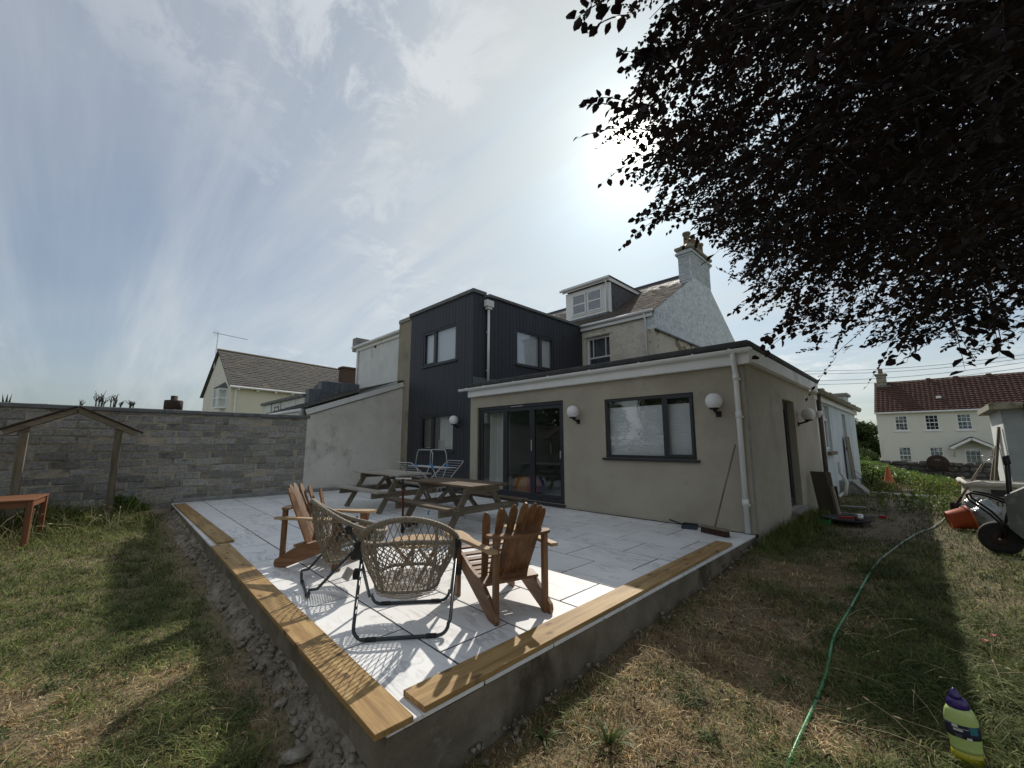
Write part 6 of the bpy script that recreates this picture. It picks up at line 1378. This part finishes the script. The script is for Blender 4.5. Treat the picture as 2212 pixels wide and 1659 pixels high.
# dry bank beyond the stone wall
m = MB(); 
for i in range(14):
    for j in range(6):
        P = lambda a, b: (30+b*1.5, 6.5-a*.36, -.6+1.15*math.exp(-((a-2)/5)**2)*math.sin(math.pi*min(1, (b+.5)/5)))
        m.quad(P(i, j), P(i+1, j), P(i+1, j+1), P(i, j+1))
M('dry_bank', [(.16, .14, .05), (.28, .23, .09)], 2, .9, coord='World'); tag(m.build('grass_bank', 'dry_bank', None, True), kind='structure')
# ivy bed in front of the stone wall
def ivy():
    n = 9000; rs = np.random.default_rng(21); y = rs.uniform(-.55, 3.0, n); x = rs.uniform(21.6, 26.6, n)
    def hz(x, y): return np.asarray(gz(x, y)) + (.62*np.exp(-((y-2.1)/1.35)**2)+.06*vnoise(x, y, .5))*np.clip((x-21.4)/1.2, 0, 1)**.6
    P = np.stack([x, y, hz(x, y)+rs.uniform(-.05, .07, n)], 1); D = rs.standard_normal((n, 3)); D[:, 0] -= .8; D[:, 2] -= .2; Nn = rs.standard_normal((n, 3))*.5+np.array([-.5, 0, 1.])
    V, F = leaves_np(P, D, Nn, rs.uniform(.07, .15, n), rs.uniform(.07, .13, n)); o = link('ivy_bed', mesh_np('ivy_bed', V, F), 'leaf_bright'); tag(o, 'mound of bright green ground cover before the stone wall', 'ground cover', kind='stuff')
    xs = np.linspace(21.3, 26.9, 22); ys = np.linspace(-2.2, 3.4, 24); X, Y = np.meshgrid(xs, ys, indexing='ij'); Vv = np.stack([X, Y, hz(X, Y)-.05], -1).reshape(-1, 3); i = (np.arange(21)[:, None]*24+np.arange(23)[None]).ravel()
    tag(link('planted_bank', mesh_np('bank', Vv, np.stack([i, i+24, i+25, i+1], 1)), 'soil', None, True), kind='structure')
ivy()
def strap_plant(loc, n, L, w, label, name, mat, seed, spread=1.):
    rs = np.random.default_rng(seed); t = thing(name, label, 'plant', loc)
    for i in range(n):
        a = rs.uniform(0, 6.28); l = L*rs.uniform(.6, 1.1); k = rs.uniform(.25, 1.1)*spread; m = MB(); P = []
        for s in np.linspace(0, 1, 7): P.append(Vector((math.cos(a)*l*k*s, math.sin(a)*l*k*s, l*(s*1.05-.75*k*s*s*.75))))
        for p, q, s in zip(P, P[1:], np.linspace(0, 1, 7)): sd = Vector((-math.sin(a), math.cos(a), 0)); w0 = w*(1-s**2); w1 = w*(1-(s+1/6)**2) if s < .83 else .001; m.quad(p-sd*w0, p+sd*w0, q+sd*max(w1, .001), q-sd*max(w1, .001))
        m.build('leaf', mat, t)
strap_plant((18.9, 1.5, G(18.9, 1.5)), 22, 1.0, .02, 'spiky strap leaved plant at the corner of the painted wing', 'strap_plant', 'leaf_dark', 4)
strap_plant((-2.1, 20, 2.0), 12, .85, .05, 'spiky palm like leaf tips showing above the block wall', 'spiky_palm', 'leaf_dark', 5, .5)
p = onG(1570, 1590+60); 
for (px, py, nm, lb, nn, LL) in ((1315, 1610, 'dandelion_weed', 'dark green rosette weed in the dry lawn by the patio side', 26, .17), (1175, 1600, 'lawn_weed', 'small green weed tuft close to the foot of the patio base', 18, .1)):
    p = onG(px, py); strap_plant((p[0], p[1], G(p[0], p[1])), nn, LL, .008, lb, nm, 'leaf_green', px, 1.3)
def yellow_weed():
    t = thing('yellow_weed', 'straggly green weed with small yellow flowers beside the spade', 'plant', (12.6, .1, G(12.6, .1))); rs = np.random.default_rng(8); m = MB(); fl = MB(); LP = []; LD = []
    for i in range(34):
        a = rs.uniform(0, 6.28); h = rs.uniform(.35, .95); k = rs.uniform(.1, .8); b = Vector((rs.uniform(-.6, .9), rs.uniform(-.5, .9), 0)); P = [b+Vector((math.cos(a)*h*k*s, math.sin(a)*h*k*s, h*s*(1-.15*s))) for s in np.linspace(0, 1, 6)]; m.tube(P, [.006, .005, .004, .003, .0025, .002], 4)
        for p in P[1:]:
            for _ in range(5): LP.append(tuple(p)); LD.append((rs.normal(), rs.normal(), rs.normal()*.5))
        for _ in range(4): q = P[-1]+Vector((rs.normal()*.04, rs.normal()*.04, rs.normal()*.03)); fl.box(q.x-.012, q.x+.012, q.y-.012, q.y+.012, q.z-.008, q.z+.008, .004)
    m.build('stems', 'leaf_bright', t); LP = np.array(LP); n = len(LP); V, F = leaves_np(LP, np.array(LD), rs.standard_normal((n, 3)), rs.uniform(.04, .1, n), rs.uniform(.02, .04, n)); link('leaves', mesh_np('leaves', V, F), 'leaf_bright', t)['kind'] = 'stuff'; fl.build('flowers', 'flower_yellow', t)['kind'] = 'stuff'
yellow_weed()
for px, py, lb in ((2135, 1412, 'pale pink flower in the long grass beyond the bubble bottle'), (2152, 1400, 'deeper pink flower head next to the pale one in the grass')):
    p = onG(px, py); t = thing('pink_flower', lb, 'flower', (p[0], p[1], G(p[0], p[1]))); MB().tube([(0, 0, 0), (.01, 0, .08)], .002, 5).build('stem', 'leaf_green', t); m = MB()
    for k in range(9): a = k*.7; m.quad((.01, 0, .08), (.01+.018*math.cos(a), .018*math.sin(a), .09), (.01+.03*math.cos(a+.3), .03*math.sin(a+.3), .088), (.01+.02*math.cos(a+.6), .02*math.sin(a+.6), .085))
    m.build('petals', 'flower_pink', t)
# bare twiggy shrub tips above the block wall
for k, (xl, ytop, wd) in enumerate(((640, 505, 100), (735, 515, 42), (783, 552, 16), (850, 548, 46), (532, 540, 24))):
    c = onY(xl*.33064, 685.7+580*.33064, 17.5); tp = onY(xl*.33064, 685.7+ytop*.33064, 17.5)[2]; hw = wd*.33064/69*.5
    t = thing('bare_shrub', ['widest bare pollarded shrub top above the block wall', 'bare shrub top close beside the widest one', 'smallest bare shrub tip above the block wall', 'dense bare shrub top nearest the black flue pot', 'thin bare twig rising behind the ridge of the timber arch'][k], 'shrub', (c[0], c[1], 1.3)); rs = np.random.default_rng(k+40); m = MB()
    for i in range((7, 4, 3, 7, 2)[k]):
        q = Vector((rs.uniform(-hw, hw)*.71, -rs.uniform(-hw, hw)*.71, (c[2]-1.3)+(tp-c[2])*rs.uniform(.3, .7))); m.tube([(q.x*.3, q.y*.3, 0), (q.x*.6, q.y*.6, q.z*.6), tuple(q)], [.03, .02, .013], 5)
        for _ in range(4): e = q+Vector((rs.normal()*.07, rs.normal()*.07, rs.uniform(.05, .3)*(tp-c[2])/.4)); md = q.lerp(e, .5)+Vector((rs.normal()*.03, rs.normal()*.03, 0)); m.tube([tuple(q-Vector((0, 0, .05))), tuple(md), tuple(e)], [.012, .009, .005], 4)
    m.build('branches', 'bark', t)

# ================================================================ copper beech overhanging the garden
SIL = np.array([(1238, 60), (1262, -40), (1300, -400), (3200, -400), (3200, 850), (2300, 800), (2212, 772), (2150, 745), (2090, 795), (2000, 748), (1930, 800), (1880, 745), (1800, 775), (1730, 735), (1668, 718), (1700, 690), (1620, 690), (1572, 680), (1640, 650), (1600, 610), (1560, 560), (1520, 500), (1460, 470), (1390, 505), (1335, 540), (1350, 490), (1420, 430), (1345, 385), (1400, 345), (1330, 305), (1245, 300), (1330, 270), (1270, 212), (1370, 225), (1345, 150), (1330, 110), (1400, 80), (1340, 30), (1300, 10)], float)
def inside(px, py, poly):
    c = np.zeros(len(px), bool); n = len(poly); j = n-1
    for i in range(n):
        xi, yi = poly[i]; xj, yj = poly[j]; t = ((yi > py) != (yj > py)) & (px < (xj-xi)*(py-yi)/(yj-yi+1e-9)+xi); c ^= t; j = i
    return c
def beech():
    rs = np.random.default_rng(99); T0 = Vector((5.0, -4.2, -.3)); t = thing('copper_beech', 'large copper beech with dark purple leaves overhanging the garden', 'tree', tuple(T0))
    m = MB(); top = Vector((5.3, -3.6, 6.5)); m.tube([T0, T0+Vector((.05, .1, 1.2)), T0.lerp(top, .5), top, top+Vector((.3, .5, 3))], [.42, .33, .26, .16, .05], 14)
    ends = [(3.4, .3, 4.6), (5.4, 1.6, 4.8), (7.6, 1.2, 4.6), (9.2, -.8, 4.4), (4.4, .8, 6.6), (6.6, 1.6, 7.2), (8.8, .2, 6.8), (3.0, -1.4, 6.6), (2.2, -3.6, 6.0), (6.6, -7.4, 6), (3, -7, 6.5), (9.0, -4.6, 6), (5.5, -1.5, 9), (6.2, .4, 3.8), (7.8, -.4, 3.6), (4.2, .4, 3.9)]
    nodes = []
    for e in ends:
        e = Vector(e); b = T0.lerp(top, .35+.5*rs.random()); md = b.lerp(e, .5)+Vector((0, 0, .7)); pts = [b, b.lerp(md, .5)+Vector((0, 0, .2)), md, md.lerp(e, .55)+Vector((0, 0, .1)), e]; m.tube(pts, [.11, .085, .06, .038, .014], 8)
        for s in np.linspace(.3, 1, 10):
            k = s*4; i = min(3, int(k)); nodes.append(pts[i].lerp(pts[i+1], k-i))
    m.build('trunk', 'twig_dark', t, True, world=True)
    nd_ = np.array([tuple(p) for p in nodes])
    # sprays of leaves through the crown volume
    N = 60000; P = rs.uniform(-1, 1, (N, 3)); P = P[np.linalg.norm(P, axis=1) < 1]; rad = np.linalg.norm(P, axis=1)
    C = np.array([5.5, -1.6, 5.3]); R = np.array([5.4, 5.1, 4.2]); P = C+P*R
    dcam = np.linalg.norm(P-_c, axis=1); px, py, w = proj(P)
    infr = (w > .2) & (px > 0) & (px < 2420) & (py > -200) & (py < 1659)
    wide = (w > .2) & (px > -300) & (px < 2900) & (py > -700)
    ok = (dcam > np.where(px < 1500, 2.3, 3.1)) & (P[:, 2] > 2.0) & ~((P[:, 0] > 6.3) & (P[:, 1] > 1.4) & (P[:, 2] < 3.4)) & (~wide | inside(px, py, SIL))
    hid = ~infr & (rs.random(len(P)) > .30)
    ok &= ~hid
    # thinner near the outline: drop part of the outer sprays
    P = P[ok]; px, py = px[ok], py[ok]; infr = infr[ok]
    cx_ = np.clip((px-1330-.25*py*0)/420, 0, 1); lowb = np.clip((760-py)/260, .35, 1); gapn = vnoise(px, py, 75); keep2 = rs.random(len(P)) < (.16+.84*cx_)*lowb*np.clip(.35+1.5*(gapn-.15), .25, 1) ; keep2 |= ~infr; P = P[keep2]; px = px[keep2]; py = py[keep2]; infr = infr[keep2]
    sel = np.flatnonzero(infr); oth = np.flatnonzero(~infr); rs.shuffle(sel); rs.shuffle(oth); idx = np.concatenate([sel[:6200], oth[:2000]]); P = P[idx]
    ax = np.array([5.2, -3.8]); out = P[:, :2]-ax; out /= np.linalg.norm(out, axis=1, keepdims=True)
    D = np.concatenate([out*rs.uniform(.5, 1.1, (len(P), 1)), rs.uniform(-.75, .15, (len(P), 1))], 1)+rs.standard_normal((len(P), 3))*.38; D /= np.linalg.norm(D, axis=1, keepdims=True)
    LP = []; LD = []; LN = []; tw = MB(); Ls = []
    nl = 11
    for i in range(len(P)):
        L = rs.uniform(.3, .62); d = D[i]; n = np.array([rs.normal()*.35, rs.normal()*.35, 1.]); s = np.cross(d, n); s /= np.linalg.norm(s); bend = np.array([0, 0, -rs.uniform(.05, .3)])*L
        pts = [P[i]+d*L*q+bend*q*q for q in (0, .33, .66, 1)]
        q_ = proj(np.array(pts[1:]))
        if q_[2].min() > .2 and q_[0].min() < 2260 and q_[1].max() > -50 and not inside(q_[0], q_[1], SIL).all() and rs.random() < .95: continue
        tw.tube([tuple(p) for p in pts], [.0032, .0026, .002, .0012], 3, caps=False)
        for k in range(nl):
            q = .12+.88*k/(nl-1); p = P[i]+d*L*q+bend*q*q; sg = 1 if k % 2 else -1
            LP.append(p); LD.append(d*.75+s*sg*(.9 if k < nl-1 else 0)+np.array([0, 0, -.18])+rs.standard_normal(3)*.22); LN.append(n+rs.standard_normal(3)*.35); Ls.append(rs.uniform(.046, .084))
    # long loose sprigs that hang out of the crown
    for (tx, ty, bx, by, dist) in ((1243, 300, 1420, 285, 4.2), (1268, 212, 1400, 240, 3.9), (1336, 540, 1500, 440, 5.2), (1347, 385, 1470, 350, 4.6), (1243, 40, 1380, -20, 3.2), (1335, 112, 1450, 140, 3.6), (1575, 680, 1700, 620, 5.6), (1668, 718, 1800, 670, 5.4), (1640, 770, 1760, 700, 5.0), (1895, 802, 1960, 700, 4.6), (2085, 800, 2060, 700, 4.2), (2160, 770, 2140, 660, 4.0), (1410, 440, 1520, 400, 5.0), (1480, 530, 1560, 470, 5.4), (1300, 395, 1440, 330, 4.4)):
        a = _c+ray(bx, by)*dist/np.linalg.norm(ray(bx, by)); b = _c+ray(tx, ty)*(dist-.15)/np.linalg.norm(ray(tx, ty)); L = np.linalg.norm(b-a); nl2 = int(L/.033); d = (b-a)/L
        for off in range(2):
            n = np.array([rs.normal()*.35, rs.normal()*.35, 1.]); s = np.cross(d, n); s /= np.linalg.norm(s); sh = rs.standard_normal(3)*.07*off
            C_ = lambda q: a+sh+(b-a)*q*(1-.3*off)+np.array([0, 0, .10*L*math.sin(math.pi*q)])
            tw.tube([tuple(C_(q)) for q in np.linspace(0, 1, 6)], [.006, .005, .004, .003, .002, .001], 4, caps=False)
            for k in range(nl2):
                q = .1+.9*k/(nl2-1); sg = 1 if k % 2 else -1
                if q > .85 and rs.random() < .45: continue
                LP.append(C_(q)+rs.standard_normal(3)*.02*(1.2-q)); LD.append(d*.6+s*sg+np.array([0, 0, -.25])+rs.standard_normal(3)*.3); LN.append(n+rs.standard_normal(3)*.4); Ls.append(rs.uniform(.055, .095))
    LP, LD, LN, Ls = map(np.array, (LP, LD, LN, Ls)); far = np.linalg.norm(LP-_c, axis=1) > 2.4; LP, LD, LN, Ls = LP[far], LD[far], LN[far], Ls[far]; V, F = leaves_np(LP, LD, LN, Ls, Ls*rs.uniform(.6, .74, len(Ls)), .18)
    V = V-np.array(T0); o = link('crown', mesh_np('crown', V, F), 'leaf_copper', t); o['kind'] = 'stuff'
    # thin branches joining the sprays to the limbs
    order = rs.permutation(len(P))[:900]
    for i in order:
        k = np.argmin(np.linalg.norm(nd_-P[i], axis=1)); a = Vector(nd_[k]); b = Vector(P[i]); 
        if (a-b).length > 2.6: continue
        md = a.lerp(b, .5)+Vector(rs.standard_normal(3)*.08)+Vector((0, 0, .08)); tw.tube([a, md, b], [.012, .007, .0035], 4, caps=False)
    tw.build('twigs', 'twig_dark', t, world=True)['kind'] = 'stuff'
beech()
# garden boundary behind and left of the viewer: seen in the glass
pr = bushy('boundary_tree', 'leafy dark green tree on the garden boundary away from the house', (-9.5, 10, -.5), (2.6, 2.6, 5.2), 7000, .22, 'leaf_dark', 'tree', 31, 34, .6, 'boundary trees')
for (x, y, s, a) in ((-10.5, 4.5, 1.1, 1), (-9, 15.5, .95, 2), (-10, 20.5, 1.15, 3), (-11, -1, 1.1, 4), (-8, -6.5, 1.0, 5), (-12, 26, 1.1, 1.7)):
    c = copy_tree(pr); c.location = (x, y, -.5); c.scale = (s, s, s); c.rotation_euler = (0, 0, a)
